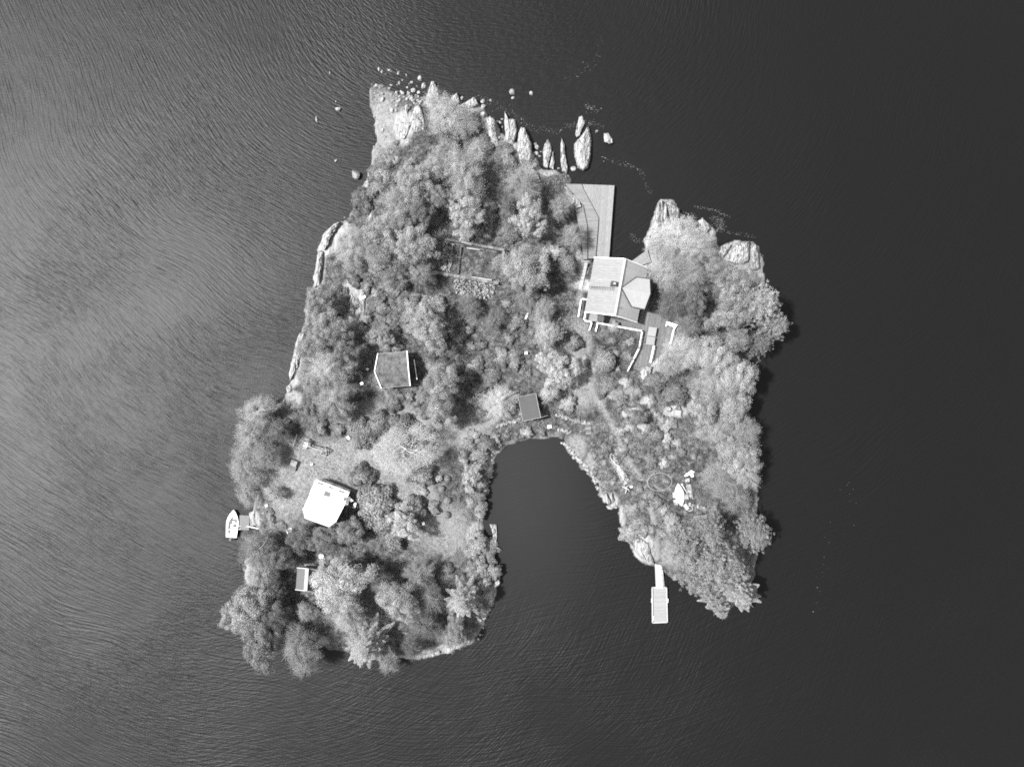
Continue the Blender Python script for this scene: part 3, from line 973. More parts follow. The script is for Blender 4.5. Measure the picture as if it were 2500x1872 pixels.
quad_top(t, "seat", [(1630,793),(1647,799),(1650,794),(1631,787.5)][::-1], 2.48, 0.05, 'white')
MB().bar(W3(1627, 785.5, 2.85), W3(1653.5, 794.5, 2.85), 0.14, 0.45).build("backrest", M['white'], t)
MB().bar(W3(1629, 787, 2.65), W3(1626, 796.5, 2.65), 0.22, 0.08).build("armrest", M['white'], t)
MB().bar(W3(1651, 794, 2.65), W3(1645, 804, 2.65), 0.22, 0.08).build("armrest", M['white'], t)
for p in ((1627.5,795.5),(1646.5,803.5),(1631,788.5),(1648,796.5)):
    X, Y = Wp(*p, 2.4); MB().box((X, Y, 2.3), (0.1, 0.1, 0.6)).build("leg", M['white'], t)
x, y = Wp(1411, 503, 1.6)
t = thing("bench", "short plank bench beside the rock lump on the boat deck", "bench", (x, y, 1.5))
quad_top(t, "seat", [(1406,501),(1417.5,499),(1418.5,505),(1407,508)][::-1], 1.95, 0.06, 'plank_jetty')
for p in ((1408,504.5),(1416,502.5)):
    X, Y = Wp(*p, 1.8); MB().box((X, Y, 1.7), (0.1, 0.35, 0.42)).build("leg", M['timber'], t)

# ------------------------------------------------------------------ roof helper
def lerp(a, b, t): return tuple(a[i] + (b[i] - a[i]) * t for i in range(3))
def slope(root, name, A, B_, C, D, n, mt, t=0.05, ribs=True, gap=0.004):
    """A-B lower edge, D-C upper edge; n panels side by side from A to B"""
    for i in range(n):
        t0, t1 = (i + gap) / n, (i + 1 - gap) / n
        q = [lerp(A, B_, t0), lerp(A, B_, t1), lerp(D, C, t1), lerp(D, C, t0)]
        dz = U(0, 0.012)
        q = [(p[0], p[1], p[2] + dz) for p in q]
        nrm = (Vector(q[1]) - Vector(q[0])).cross(Vector(q[3]) - Vector(q[0]))
        if nrm.z < 0: q = q[::-1]
        mb = MB().slab(q, t)
        if ribs:
            a_, b_ = lerp(A, B_, t1), lerp(D, C, t1)
            mb.bar((a_[0], a_[1], a_[2] + 0.035), (b_[0], b_[1], b_[2] + 0.035), 0.04, 0.05)
        mb.build(name, M[mt], root)

def windows_on(root, a, b, z0, zt, n, w=0.9):
    """n windows on the wall plane from a to b (xy)"""
    d = Vector((b[0] - a[0], b[1] - a[1], 0)); L = d.length; d.normalize()
    nrm = Vector((d.y, -d.x, 0))
    for i in range(n):
        c = Vector((a[0], a[1], 0)) + d * (L * (i + 0.5) / n)
        rz = math.atan2(d.y, d.x)
        f = MB()
        hh = zt - z0
        zc = (z0 + zt) / 2
        p = c + nrm * 0.02
        for s in (-1, 1):
            q = p + d * (s * w / 2)
            f.box((q.x, q.y, zc), (0.09, 0.08, hh + 0.1), rz)
        for zz in (z0, zt):
            f.box((p.x, p.y, zz), (w - 0.1, 0.08, 0.09), rz)
        f.box((p.x, p.y, zc), (0.04, 0.05, hh - 0.1), rz)
        fo = f.build("window", M['white'], root)
        g = MB(); q = c + nrm * 0.0; g.box((q.x, q.y, zc), (w - 0.1, 0.05, hh - 0.09), rz)
        g.build("pane", M['glass'], fo)

def wall_poly(root, name, pts, mt):
    MB().add(pts, [tuple(range(len(pts)))]).build(name, M[mt], root)

# ------------------------------------------------------------------ main house
ze, zr, zf = 4.6, 8.7, 2.0
hx, hy = Wp(1500, 700, 2)
house = thing("main_house", "large pale roofed main house standing at the boat deck", "house", (hx, hy, zf))
A = W3(1451, 628.5, ze); Bc = W3(1427, 762, ze); Cc = W3(1501, 770, zr); Dc = W3(1526, 631.5, zr)
E = W3(1581.6, 654, ze); Fc = W3(1555.5, 787, ze)
slope(house, "roof_panel", A, Bc, Cc, Dc, 22, 'roof_pale')
slope(house, "roof_panel", E, Fc, Cc, Dc, 22, 'roof_tile')
MB().bar((Dc[0], Dc[1], Dc[2] + 0.05), (Cc[0], Cc[1], Cc[2] + 0.05), 0.35, 0.08).build("ridge_cap", M['metal'], house)
for a_, b_ in ((Bc, Cc), (Fc, Cc), (A, Dc), (E, Dc)):
    MB().bar((a_[0], a_[1], a_[2] - 0.1), (b_[0], b_[1], b_[2] - 0.1), 0.1, 0.26).build("bargeboard", M['white'], house)
# walls
def inset(p, q, d):
    return (p[0] + (q[0] - p[0]) * d, p[1] + (q[1] - p[1]) * d)
cxh = ((A[0] + Bc[0] + E[0] + Fc[0]) / 4, (A[1] + Bc[1] + E[1] + Fc[1]) / 4)
wa, wb, wf, we = [inset(p, cxh, 0.09) for p in (A, Bc, Fc, E)]
mb = MB().prism([wa, wb, wf, we], 0.3, ze + 0.1)
mb.build("wall", M['wall'], house)
rs = ((wb[0] + wf[0]) / 2, (wb[1] + wf[1]) / 2); rn = ((wa[0] + we[0]) / 2, (wa[1] + we[1]) / 2)
for p, q, r_ in ((wb, wf, rs), (we, wa, rn)):
    MB().add([(p[0], p[1], ze + 0.1), (q[0], q[1], ze + 0.1), (r_[0], r_[1], zr - 0.45)], [(0, 1, 2)]).build("gable_wall", M['wall'], house)
windows_on(house, wb, wf, 2.9, 4.2, 4)
windows_on(house, wa, wb, 2.9, 4.2, 5)
windows_on(house, we, wa, 2.9, 4.2, 3)
windows_on(house, wf, we, 2.9, 4.2, 5)
# cross gable
zx, zxr = 6.35, 8.35
P_ = W3(1517, 703, zxr); Rr = W3(1587.5, 716.5, zxr)
V1 = W3(1553, 677, zx); E1 = W3(1586, 681, zx); V2 = W3(1541.5, 749, zx); E2 = W3(1573, 755.5, zx)
up = lambda p, d=0.09: (p[0], p[1], p[2] + d)
slope(house, "roof_panel", up(V1), up(E1), up(Rr), up(P_), 6, 'roof_gable', ribs=False)
slope(house, "roof_panel", up(V2), up(E2), up(Rr), up(P_), 6, 'roof_gable', ribs=False)
for pts in ((P_, V1, E1), (P_, V2, E2)):
    MB().tube([up(p, 0.13) for p in pts], 0.085, 5).build("flashing", M['dark'], house)
i1 = inset(E1, P_, 0.06); i2 = inset(E2, P_, 0.06); ir = inset(Rr, P_, 0.05)
v1 = inset(V1, E1, -0.6); v2 = inset(V2, E2, -0.6)
MB().prism([i1, i2, (i2[0] - 3, i2[1] + .5), (i1[0] - 3, i1[1] + .5)], 0.5, zx - 0.05).build("bay_wall", M['wall'], house)
MB().add([(i1[0], i1[1], zx - 0.05), (i2[0], i2[1], zx - 0.05), (ir[0], ir[1], zxr - 0.1)], [(0, 1, 2)]).build("gable_wall", M['wall'], house)
windows_on(house, i2, i1, 3.0, 5.6, 3, 0.8)
# chimney, ladder
cx_, cy_ = Wp(1498.5, 693, 8.6)
ch = MB().box((cx_, cy_, 7.9), (0.8, 0.68, 2.0), -0.17).build("chimney", M['timber_dark'], house)
MB().box((cx_, cy_, 8.95), (0.9, 0.78, 0.12), -0.17).build("cap", M['dark'], ch)
MB().box((cx_ + 0.05, cy_, 9.08), (0.34, 0.3, 0.2), -0.17).build("flue", M['metal'], ch)
lad = MB()
la, lb_ = W3(1437, 700.5, 5.35), W3(1497, 704, 8.45)
dl = Vector((lb_[0] - la[0], lb_[1] - la[1], 0)).normalized(); sd_ = Vector((-dl.y, dl.x, 0)) * 0.2
root_l = thing("roof_ladder", "rung ladder fixed up the pale west roof to the chimney", "ladder", (la[0], la[1], la[2]))
for s in (-1, 1):
    MB().bar(Vector(la) + sd_ * s + Vector((0, 0, .06)), Vector(lb_) + sd_ * s + Vector((0, 0, .06)), 0.05, 0.07).build("rail", M['metal'], root_l)
for i in range(15):
    c = lerp(la, lb_, (i + .5) / 15)
    MB().bar(Vector(c) - sd_ * 1.2 + Vector((0, 0, .1)), Vector(c) + sd_ * 1.2 + Vector((0, 0, .1)), 0.1, 0.05).build("rung", M['dark'], root_l)
cx_, cy_ = Wp(1515.5, 752, 8.0)
MB().tube([(cx_, cy_, 6.9), (cx_, cy_, 8.0)], 0.08, 8).build("vent_pipe", M['dark'], house)
# porch awnings
for q, mt in (([(1441,766),(1459.5,768),(1458,785),(1438,783)], 'roof_pale'), ([(1460.5,768),(1475,770),(1473,786.5),(1459,785)], 'roof_felt')):
    MB().slab([W3(x_, y_, 4.2 if k < 2 else 3.7) for k, (x_, y_) in enumerate(q)][::-1], 0.06).build("porch_roof", M[mt], house)
for p in ((1439.5,782),(1457.5,784),(1472,785.5)):
    X, Y = Wp(*p, 3.6); MB().box((X, Y, 2.85), (0.1, 0.1, 1.7)).build("porch_post", M['white'], house)

# ------------------------------------------------------------------ turf hut
zf = ground(*Wp(958, 902, 2)); ze, zr = zf + 2.3, zf + 3.9
hx, hy = Wp(958, 902, 2)
hut = thing("turf_hut", "small hut with grass covered roof and white bargeboards", "hut", (hx, hy, zf))
NW, NE_ = W3(922.7, 863.5, ze), W3(994, 857.5, ze)
SW, SE = W3(931, 946.7, ze), W3(1001.6, 941, ze)
RW, RE = W3(914.6, 907, zr), W3(997.3, 900, zr)
slope(hut, "turf_panel", NW, NE_, RE, RW, 6, 'turf', t=0.2, ribs=False, gap=0)
slope(hut, "turf_panel", SW, SE, RE, RW, 6, 'turf', t=0.2, ribs=False, gap=0)
for a_, b_ in ((NW, RW), (SW, RW), (NE_, RE), (SE, RE)):
    MB().bar(up(a_, .03), up(b_, .03), 0.13, 0.3).build("bargeboard", M['white'], hut)
for a_, b_ in ((NW, NE_), (SW, SE)):
    MB().tube([(a_[0], a_[1], a_[2] - .05), (b_[0], b_[1], b_[2] - .05)], 0.05, 6).build("gutter", M['metal'], hut)
c0 = ((NW[0] + SE[0]) / 2, (NW[1] + SE[1]) / 2)
q = [inset(p, c0, 0.14) for p in (NW, SW, SE, NE_)]
MB().prism(q, zf - 0.5, ze - 0.1).build("wall", M['timber'], hut)
for a_, b_ in ((q[0], q[1]), (q[2], q[3])):
    MB().add([(a_[0], a_[1], ze - .1), (b_[0], b_[1], ze - .1), ((a_[0] + b_[0]) / 2, (a_[1] + b_[1]) / 2, zr - .4)], [(0, 1, 2)]).build("gable_wall", M['timber'], hut)
windows_on(hut, q[1], q[2], zf + 0.9, zf + 1.8, 2)
windows_on(hut, q[0], q[1], zf + 0.9, zf + 1.8, 1)
# stone slabs in front of the hut, white pole behind
x, y, g = PG(920, 907)
t = thing("stone_paving", "strip of pale paving slabs at the turf hut's west end", "paving", (x, y, g))
for i in range(5):
    y0 = 878 + i * 12
    MB().prism(pw([(911.5 + i * .6, y0), (921 + i, y0), (922 + i, y0 + 11), (912.5 + i * .6, y0 + 11)], g + .12), g - 0.3, g + 0.12).build("slab", M['stone'], t)
x, y, g = PG(1013, 900)
t = thing("washing_line", "slanting white pole behind the turf hut", "pole", (x, y, g))
MB().bar(W3(1011, 878, g + 1.8), W3(1018, 926, g + 1.8), 0.09, 0.09).build("pole", M['white'], t)
for p in ((1011.5,880),(1017.5,924)):
    X, Y = Wp(*p, g + 1); MB().tube([(X, Y, g - .2), (X, Y, g + 1.8)], 0.05, 6).build("post", M['timber'], t)

# ------------------------------------------------------------------ flat shed
x, y = Wp(1292, 995, 3); zf = ground(x, y); zt = zf + 2.5
shed = thing("flat_shed", "shed with a plain dark rectangular roof above the cove", "shed", (x, y, zf))
q4 = [(1264.8,969.4),(1308,960),(1320,1019),(1276.6,1028)]
QA = [W3(px, py, zt + (0.35 if i < 2 else 0)) for i, (px, py) in enumerate(q4)]
slope(shed, "roof_sheet", QA[3], QA[2], QA[1], QA[0], 4, 'roof_felt', t=0.08, ribs=False, gap=0.0)
for i in range(4):
    a_, b_ = QA[i], QA[(i + 1) % 4]
    MB().bar(up(a_, -.02), up(b_, -.02), 0.06, 0.16).build("edge_trim", M['timber'], shed)
c0 = ((QA[0][0] + QA[2][0]) / 2, (QA[0][1] + QA[2][1]) / 2)
q = [inset(p, c0, 0.1) for p in QA]
MB().prism(q, zf - 0.6, zt - 0.12).build("wall", M['timber'], shed)
windows_on(shed, q[3], q[2], zf + 0.9, zf + 1.7, 1)
MB().box((q[2][0] * .7 + q[3][0] * .3, q[2][1] * .7 + q[3][1] * .3 - 0.02, zf + 1.0), (0.8, 0.08, 1.9), 0.2).build("door", M['timber_dark'], shed)
x, y, g = PG(1328, 1016)
t = thing("handrail", "thin pale rail sticking out from the flat shed's corner", "rail", (x, y, g))
MB().bar(W3(1320.5, 1019, g + 1), W3(1337, 1014, g + 1), 0.07, 0.07).build("rail", M['white'], t)
for px in (1322, 1335.5):
    X, Y = Wp(px, 1019 - (px - 1320) * .3, g + .5); MB().tube([(X, Y, g - .3), (X, Y, g + 1)], 0.04, 6).build("post", M['white'], t)

# ------------------------------------------------------------------ white house
x, y = Wp(790, 1235, 3); zf = ground(x, y); ze, zr = zf + 2.9, zf + 5.5
wh = thing("white_house", "brilliant white cottage on the lawn with skylights", "house", (x, y, zf))
NWp, NEp = W3(757, 1203, ze), W3(841, 1233, ze)
SWp, SEp = W3(744, 1264.5, ze), W3(803, 1286, ze)
SEp2 = W3(822, 1288, ze)
RWp, REp = W3(740, 1242, zr), W3(821, 1272, zr)
slope(wh, "roof_panel", NWp, NEp, REp, RWp, 9, 'roof_white', ribs=False, gap=0.001)
slope(wh, "roof_panel", SWp, SEp, REp, RWp, 8, 'roof_white', ribs=False, gap=0.001)
TL, TR = W3(771, 1170, zf + 2.5), W3(853, 1201, zf + 2.5)
slope(wh, "roof_panel", TL, TR, up(NEp, .25), up(NWp, .25), 8, 'roof_white', ribs=False, gap=0.001)
MB().bar(up(RWp, .05), up(REp, .05), 0.25, 0.06).build("ridge_cap", M['white'], wh)
MB().bar(W3(766, 1208, ze + .32), W3(793, 1218, ze + .32), 0.05, 0.04).build("gutter", M['metal'], wh)
# walls
c0 = ((NWp[0] + NEp[0] + SWp[0] + SEp[0]) / 4, (NWp[1] + NEp[1] + SWp[1] + SEp[1]) / 4)
q = [inset(p, c0, 0.07) for p in (NWp, SWp, SEp, NEp)]
MB().prism(q, zf - 0.4, ze - 0.05).build("wall", M['wall_white'], wh)
for a_, b_ in ((q[0], q[1]), (q[2], q[3])):
    MB().add([(a_[0], a_[1], ze - .05), (b_[0], b_[1], ze - .05), ((a_[0] + b_[0]) / 2, (a_[1] + b_[1]) / 2, zr - .3)], [(0, 1, 2)]).build("gable_wall", M['wall_white'], wh)
windows_on(wh, q[1], q[2], zf + 0.9, zf + 2.0, 3)
c1 = ((TL[0] + TR[0] + NWp[0] + NEp[0]) / 4, (TL[1] + TR[1] + NWp[1] + NEp[1]) / 4)
q = [inset(p, c1, 0.08) for p in (TL, NWp, NEp, TR)]
MB().prism(q, zf - 0.4, zf + 2.4).build("annex_wall", M['wall_white'], wh)
windows_on(wh, q[3], q[0], zf + 0.9, zf + 1.9, 3)
def on_roof(name, qpx, z0, z1, mt, par=wh, t=0.03):
    z = [z0, z0, z1, z1]
    return MB().slab([W3(px, py, zz) for (px, py), zz in zip(qpx, z)][::-1], t).build(name, M[mt], par)
dz = 0.16
for a_ in ((775.5,1176.5),(802.5,1186.5),(824.5,1195)):
    L = 15 if a_[0] != 802.5 else 10
    on_roof("roof_vent", [a_, (a_[0] + L, a_[1] + L * .37), (a_[0] + L - 1, a_[1] + L * .37 + 3), (a_[0] - 1, a_[1] + 3)], zf + 2.78, zf + 2.82, 'dark')
sk = on_roof("skylight", [(793,1198),(806,1203),(802.5,1213.5),(789,1208.5)], zf + 3.02, zf + 3.28, 'grey')
on_roof("skylight", [(807,1205.5),(810.5,1207),(808.5,1213.5),(805,1212)], zf + 3.15, zf + 3.3, 'metal')
on_roof("roof_hatch", [(821,1210.5),(827,1212.5),(825,1219),(819.5,1216.5)], zf + 3.15, zf + 3.3, 'metal')
# porch on the east side
pq = [(843,1210),(855,1213),(849,1233),(832,1234)]
MB().prism(pw(pq, zf + 2.2), zf + 2.1, zf + 2.2).build("porch_roof", M['white'], wh)
on_roof("porch_skylight", [(839.5,1213.5),(845.5,1214.5),(843.5,1222.5),(837.5,1221)], zf + 2.96, zf + 2.96, 'dark', t=.03)
for p in ((848,1231),(853,1214.5)):
    X, Y = Wp(*p, zf + 1); MB().box((X, Y, zf + 0.95), (0.1, 0.1, 2.3)).build("porch_post", M['white'], wh)
MB().prism(pw([(853,1212.5),(863,1223),(849.5,1222)], zf + 2), zf + 1.95, zf + 2.0).build("awning", M['white'], wh)
X, Y = Wp(860.5, 1221.5, zf + 1); MB().box((X, Y, zf + 0.9), (0.08, 0.08, 2.1)).build("awning_post", M['white'], wh)
x, y, g = PG(865.5, 1233)
t = thing("garden_table", "narrow white garden table beside the white cottage", "table", (x, y, g))
MB().slab([W3(px, py, g + .75) for px, py in ((864.5,1226),(870,1227.5),(867,1240.5),(861,1239))][::-1], .05).build("tabletop", M['white'], t)
for p in ((865.5,1228),(868.5,1229),(863,1237.5),(866,1238.5)):
    X, Y = Wp(*p, g + .7); MB().box((X, Y, g + .33), (0.06, 0.06, .72)).build("leg", M['white'], t)

# ------------------------------------------------------------------ hidden hut in the south west wood
x, y = Wp(750, 1412, 3); zf = ground(x, y); ze, zr = zf + 2.2, zf + 3.6
h2 = thing("wood_cabin", "grey roofed cabin half hidden by trees in the southwest wood", "cabin", (x, y, zf))
a1, a2 = W3(726, 1385, ze), W3(721.8, 1438, ze)
r1, r2 = W3(750, 1387, zr), W3(746, 1441, zr)
b1, b2 = W3(779, 1391, ze), W3(775, 1445, ze)
slope(h2, "roof_sheet", a1, a2, r2, r1, 5, 'roof_felt2', ribs=False, gap=0)
slope(h2, "roof_sheet", b1, b2, r2, r1, 5, 'roof_felt2', ribs=False, gap=0)
MB().bar(up(r1, .06), up(r2, .06), 0.55, 0.06).build("ridge_cap", M['metal'], h2)
for a_, b_ in ((a1, r1), (r1, b1), (a2, r2), (r2, b2)):
    MB().bar(up(a_, .02), up(b_, .02), 0.16, 0.24).build("bargeboard", M['offwhite'], h2)
c0 = ((a1[0] + b2[0]) / 2, (a1[1] + b2[1]) / 2)
q = [inset(p, c0, 0.12) for p in (a1, a2, b2, b1)]
MB().prism(q, zf - .5, ze - .1).build("wall", M['timber'], h2)
for a_, b_ in ((q[0], q[3]), (q[1], q[2])):
    MB().add([(a_[0], a_[1], ze - .1), (b_[0], b_[1], ze - .1), ((a_[0] + b_[0]) / 2, (a_[1] + b_[1]) / 2, zr - .4)], [(0, 1, 2)]).build("gable_wall", M['timber'], h2)
windows_on(h2, q[0], q[1], zf + .9, zf + 1.7, 2)
x, y, g = PG(760, 1379)
t = thing("bench", "pale plank bench just above the cabin in the southwest wood", "bench", (x, y, g))
MB().bar(W3(743, 1378.5, g + .5), W3(776, 1381.5, g + .5), 0.22, 0.05).build("seat", M['timber'], t)
MB().bar(W3(743, 1376, g + .8), W3(776, 1379, g + .8), 0.05, 0.2).build("backrest", M['timber'], t)
for px in (746, 773):
    X, Y = Wp(px, 1379.5, g + .4); MB().box((X, Y, g + .2), (0.08, 0.3, .55)).build("leg", M['timber'], t)

# ------------------------------------------------------------------ old stone foundation and rubble
def stone_run(root, a, b, zb, h, w, seglen=0.9, mt='stone', name="wall_block", jit=0.04):
    A_ = Vector((a[0], a[1], 0)); B_ = Vector((b[0], b[1], 0))
    d = B_ - A_; L = d.length; d.normalize()
    n = max(1, int(L / seglen))
    rz = math.atan2(d.y, d.x)
    for i in range(n):
        c = A_ + d * (L * (i + .5) / n)
        MB().box((c.x + U(-jit, jit), c.y + U(-jit, jit), zb + h / 2 + U(-jit, jit) * 1.5), (L / n * U(.93, .985), w * U(.85, 1.1), h), rz + U(-.02, .02)).build(name, M[mt], root)
x, y, g = PG(1150, 635)
fd = thing("stone_foundation", "roofless old stone foundation overgrown with weeds", "ruin", (x, y, g))
def fw(px, py): return Wp(px, py, g + 1)
stone_run(fd, fw(1085, 583), fw(1231, 609), g - .3, 1.0, 0.42)
stone_run(fd, fw(1230, 611), fw(1227, 626), g - .3, 1.0, 0.36)
stone_run(fd, fw(1054, 663), fw(1217, 691), g - .3, 1.0, 0.5)
stone_run(fd, fw(1125, 600), fw(1117, 669), g - .3, 0.7, 0.25, 1.4, 'timber_dark', "beam")
stone_run(fd, fw(1147, 675), fw(1201, 682), g - .3, 0.75, 0.25, 1.2, 'timber', "beam")
stone_run(fd, fw(1138, 603), fw(1171, 608), g - .3, 0.75, 0.2, 1.2, 'timber', "beam")
def rubble(label, poly, n, smin, smax, hgt=0.35):
    pl = pw(poly, 1.5)
    xs = [p[0] for p in pl]; ys = [p[1] for p in pl]
    x0, y0 = sum(xs) / len(xs), sum(ys) / len(ys)
    root = thing("rubble_heap", label, "rubble heap", (x0, y0, ground(x0, y0)))
    k = 0
    while k < n:
        x = U(min(xs), max(xs)); y = U(min(ys), max(ys))
        if not poly_mask(pl, np.array([x]), np.array([y]))[0]: continue
        k += 1
        o = bpy.data.objects.new("stone", R.choice(SMALLROCKS))
        s = U(smin, smax)
        o.scale = (s * U(.8, 1.5), s * U(.6, 1.0), s * U(.5, .9))
        o.rotation_euler = (U(-.4, .4), U(-.4, .4), U(0, 3.1))
        o.location = (x - root.location.x, y - root.location.y, ground(x, y) + U(0, hgt) - root.location.z)
        o.parent = root
        col.objects.link(o)
rubble("strip of loose rubble at the foundation's western end", [(1084,592),(1110,597),(1104,668),(1078,662)], 150, .13, .26)
rubble("wide heap of tumbled stones below the foundation's south wall", [(1110,682),(1160,690),(1210,700),(1205,722),(1185,738),(1140,730),(1112,715)], 230, .14, .30)
# garden walls and rows of stones near the cove
def swall(label, pts, n_, h=0.5, w=0.45, s=.22):
    x, y, g = PG(*pts[0])
    root = thing("stone_wall", label, "stone wall", (x, y, g))
    tot = sum(math.hypot(b[0] - a[0], b[1] - a[1]) for a, b in zip(pts[:-1], pts[1:]))
    for a, b in zip(pts[:-1], pts[1:]):
        L = math.hypot(b[0] - a[0], b[1] - a[1])
        n = int(n_ * L / tot)
        for i in range(n):
            t = (i + U(0, 1)) / n
            px = a[0] + (b[0] - a[0]) * t + U(-1, 1) * w * S / 2; py = a[1] + (b[1] - a[1]) * t + U(-1, 1) * w * S / 2
            X, Y, G_ = PG(px, py)
            o = bpy.data.objects.new("stone", R.choice(SMALLROCKS))
            q = s * U(.7, 1.3)
            o.scale = (q * 1.2, q, q * .7)
            o.rotation_euler = (0, 0, U(0, 3))
            o.location = (X - x, Y - y, G_ + U(0, h) - g)
            o.parent = root
            col.objects.link(o)
swall("low pale dry stone wall left of the flat shed", [(1214,1040),(1240,1033),(1268,1024)], 40)
swall("long dry stone wall sloping away right of the flat shed", [(1359,1011),(1395,1024),(1431,1032)], 55)
swall("short lower stone wall beside the cove's head", [(1360,1048),(1395,1056)], 24)
swall("stone edging at the west side of the flat shed", [(1264,984),(1270,1014)], 22, w=.3)
swall("stone side of the empty boat slip facing the cove", [(1482,1112),(1500,1140),(1526,1186)], 45, h=.3, w=.25, s=.15)
swall("stone side of the empty boat slip facing the trampoline hoop", [(1497,1112),(1512,1138),(1534,1172)], 48, h=.3, w=.3, s=.17)
swall("tumbled pale stones by the brush pile in the east", [(1690,1233),(1708,1240),(1732,1244)], 30, h=.3, w=.5, s=.2)
x, y, g = PG(1437, 1045)
t = thing("stone_steps", "flight of pale stone steps at the end of the dry stone wall", "steps", (x, y, g))
for i in range(5):
    xx = 1428 + i * .6; yy = 1031 + i * 6
    MB().prism(pw([(xx, yy), (xx + 14, yy - 1), (xx + 13, yy + 5), (xx - 1, yy + 5.4)], g), g - .4, g + .35 - i * .08).build("step", M['stone'], t)
x, y, g = PG(1511, 1150)
t = thing("boat_slip", "long narrow timber floor of the empty boat slip", "slipway", (x, y, g))
planks(t, [(1484,1108),(1494,1106),(1533,1178),(1524,1186)], g + .12, math.radians(-60), 0.32, 'timber', thick=.08)

# ------------------------------------------------------------------ jetty in the south east
x, y = Wp(1610, 1476, .6)
pj = thing("floating_jetty", "pale floating pontoon at the end of the gangway", "jetty", (x, y, 0))
PJ = [(1592,1433.5),(1627,1433),(1629,1518),(1593,1519.5)]
MB().prism(pw([(1594,1435.5),(1625,1435.5),(1627,1516),(1595,1517)], .3), -0.3, 0.38).build("float", M['timber_dark'], pj)
planks(pj, [(1595,1434.5),(1625.5,1434.5),(1627,1517),(1596,1518)], 0.5, 0.02, 0.26, 'plank_jetty', thick=.06)
for a_, b_ in zip(PJ, PJ[1:] + PJ[:1]):
    MB().bar(W3(a_[0], a_[1], .52), W3(b_[0], b_[1], .52), 0.2, 0.14).build("edge_board", M['offwhite'], pj)
for p in ((1592,1465),(1629.5,1465),(1594,1508)):
    X, Y = Wp(*p, .4); MB().tube([(X, Y - .35, .42), (X, Y + .35, .42)], .14, 8).build("fender", M['white'], pj)
x, y = Wp(1610, 1400, 1)
gw = thing("gangway", "narrow white gangway leading from the rock to the pontoon", "gangway", (x, y, 0))
GWp = [(1599,1376),(1615,1380),(1619,1437),(1601.5,1437)]
for i in range(20):
    t0, t1 = i / 20 + .002, (i + 1) / 20 - .002
    L_ = lambda t: (1599 + 2.5 * t, 1376 + 61 * t); R_ = lambda t: (1615 + 4 * t, 1379 + 58 * t)
    z0 = 1.1 - .5 * t0; z1 = 1.1 - .5 * t1
    MB().slab([W3(*L_(t0), z0), W3(*L_(t1), z1), W3(*R_(t1), z1), W3(*R_(t0), z0)], .05).build("plank", M['offwhite'], gw)
MB().bar(W3(1599.5, 1378, .95), W3(1602, 1437, .5), 0.1, 0.14).build("side_beam", M['timber'], gw)
MB().bar(W3(1616, 1382, .95), W3(1619.5, 1437, .5), 0.1, 0.14).build("side_beam", M['timber'], gw)
MB().bar(W3(1618, 1392, 1.95), W3(1622, 1436, 1.5), 0.06, 0.06).build("handrail", M['offwhite'], gw)
for f in (0, .33, .66, 1):
    a_ = lerp(W3(1618, 1392, 1.95), W3(1622, 1436, 1.5), f)
    MB().bar((a_[0] - .12, a_[1], a_[2] - 1.0), a_, 0.05, 0.05).build("rail_post", M['offwhite'], gw)
# grey dock in the west
x, y = Wp(596, 1275, .6)
dk = thing("grey_dock", "smooth grey landing dock beside the moored motorboat", "dock", (x, y, 0))
MB().prism(pw([(585,1257),(609,1258),(608,1294),(584,1292.5)], .6), .4, .6).build("platform", M['dockgrey'], dk)
for p in ((587,1260),(606,1260),(587,1290),(606,1291)):
    X, Y = Wp(*p, .5); MB().tube([(X, Y, -2), (X, Y, .4)], .1, 8).build("pile", M['timber_dark'], dk)
x, y = Wp(617, 1287, 1)
t = thing("handrail", "slim white rail leading ashore from the grey dock", "rail", (x, y, .5))
MB().bar(W3(603, 1284, 1.5), W3(631, 1290, 1.9), 0.09, 0.09).build("rail", M['white'], t)
for p in ((604,1284.3),(617,1287),(630,1289.8)):
    X, Y = Wp(*p, 1); MB().tube([(X, Y, .3), (X, Y, 1.6)], .04, 6).build("post", M['white'], t)

# ------------------------------------------------------------------ motorboat
def hull(root, L, Wd, mt, name="hull", up_=True, zb=0.0, hgt=0.75, pointed=False, rz=0, c=(0, 0), matname=None):
    """closed boat body; bow towards +y before rotation"""
    n = 15; k = 9
    vs = []
    for i in range(n):
        t = i / (n - 1)                       # 0 stern, 1 bow
        if pointed: wv = math.sin(math.pi * t) ** 0.75
        else: wv = min(1, 0.86 + 0.3 * t) * (1 - max(0, (t - .45) / .55) ** 2.3)
        wv = max(wv, 0.02)
        for j in range(k):
            a = math.pi * j / (k - 1)
            xx = math.cos(a) * Wd / 2 * wv
            prof = (math.sin(a)) ** 0.7
            zz = -prof * hgt * (0.9 if not pointed else (0.6 + .4 * wv))
            yy = (t - .5) * L
            if not up_: zz = -zz
            vs.append((xx, yy, zz))
    fs = [(i * k + j, (i + 1) * k + j, (i + 1) * k + j + 1, i * k + j + 1) for i in range(n - 1) for j in range(k - 1)]
    fs.append(tuple(range(k)))
    ca, sa = math.cos(rz), math.sin(rz)
    vs = [(c[0] + x * ca - y * sa, c[1] + x * sa + y * ca, zb + z) for x, y, z in vs]
    return MB().add(vs, fs).build(name, mt, root, smooth=True)
bx, by = Wp(567.5, 1278, .6)
bt = thing("motorboat", "white open motorboat moored at the grey dock", "motorboat", (bx, by, 0))
BR = -0.085
def bl(x, y): return (bx + x * math.cos(BR) - y * math.sin(BR), by + x * math.sin(BR) + y * math.cos(BR))
hull(bt, 4.75, 2.05, M['gel'], zb=0.62, rz=BR, c=(bx, by), hgt=0.8)
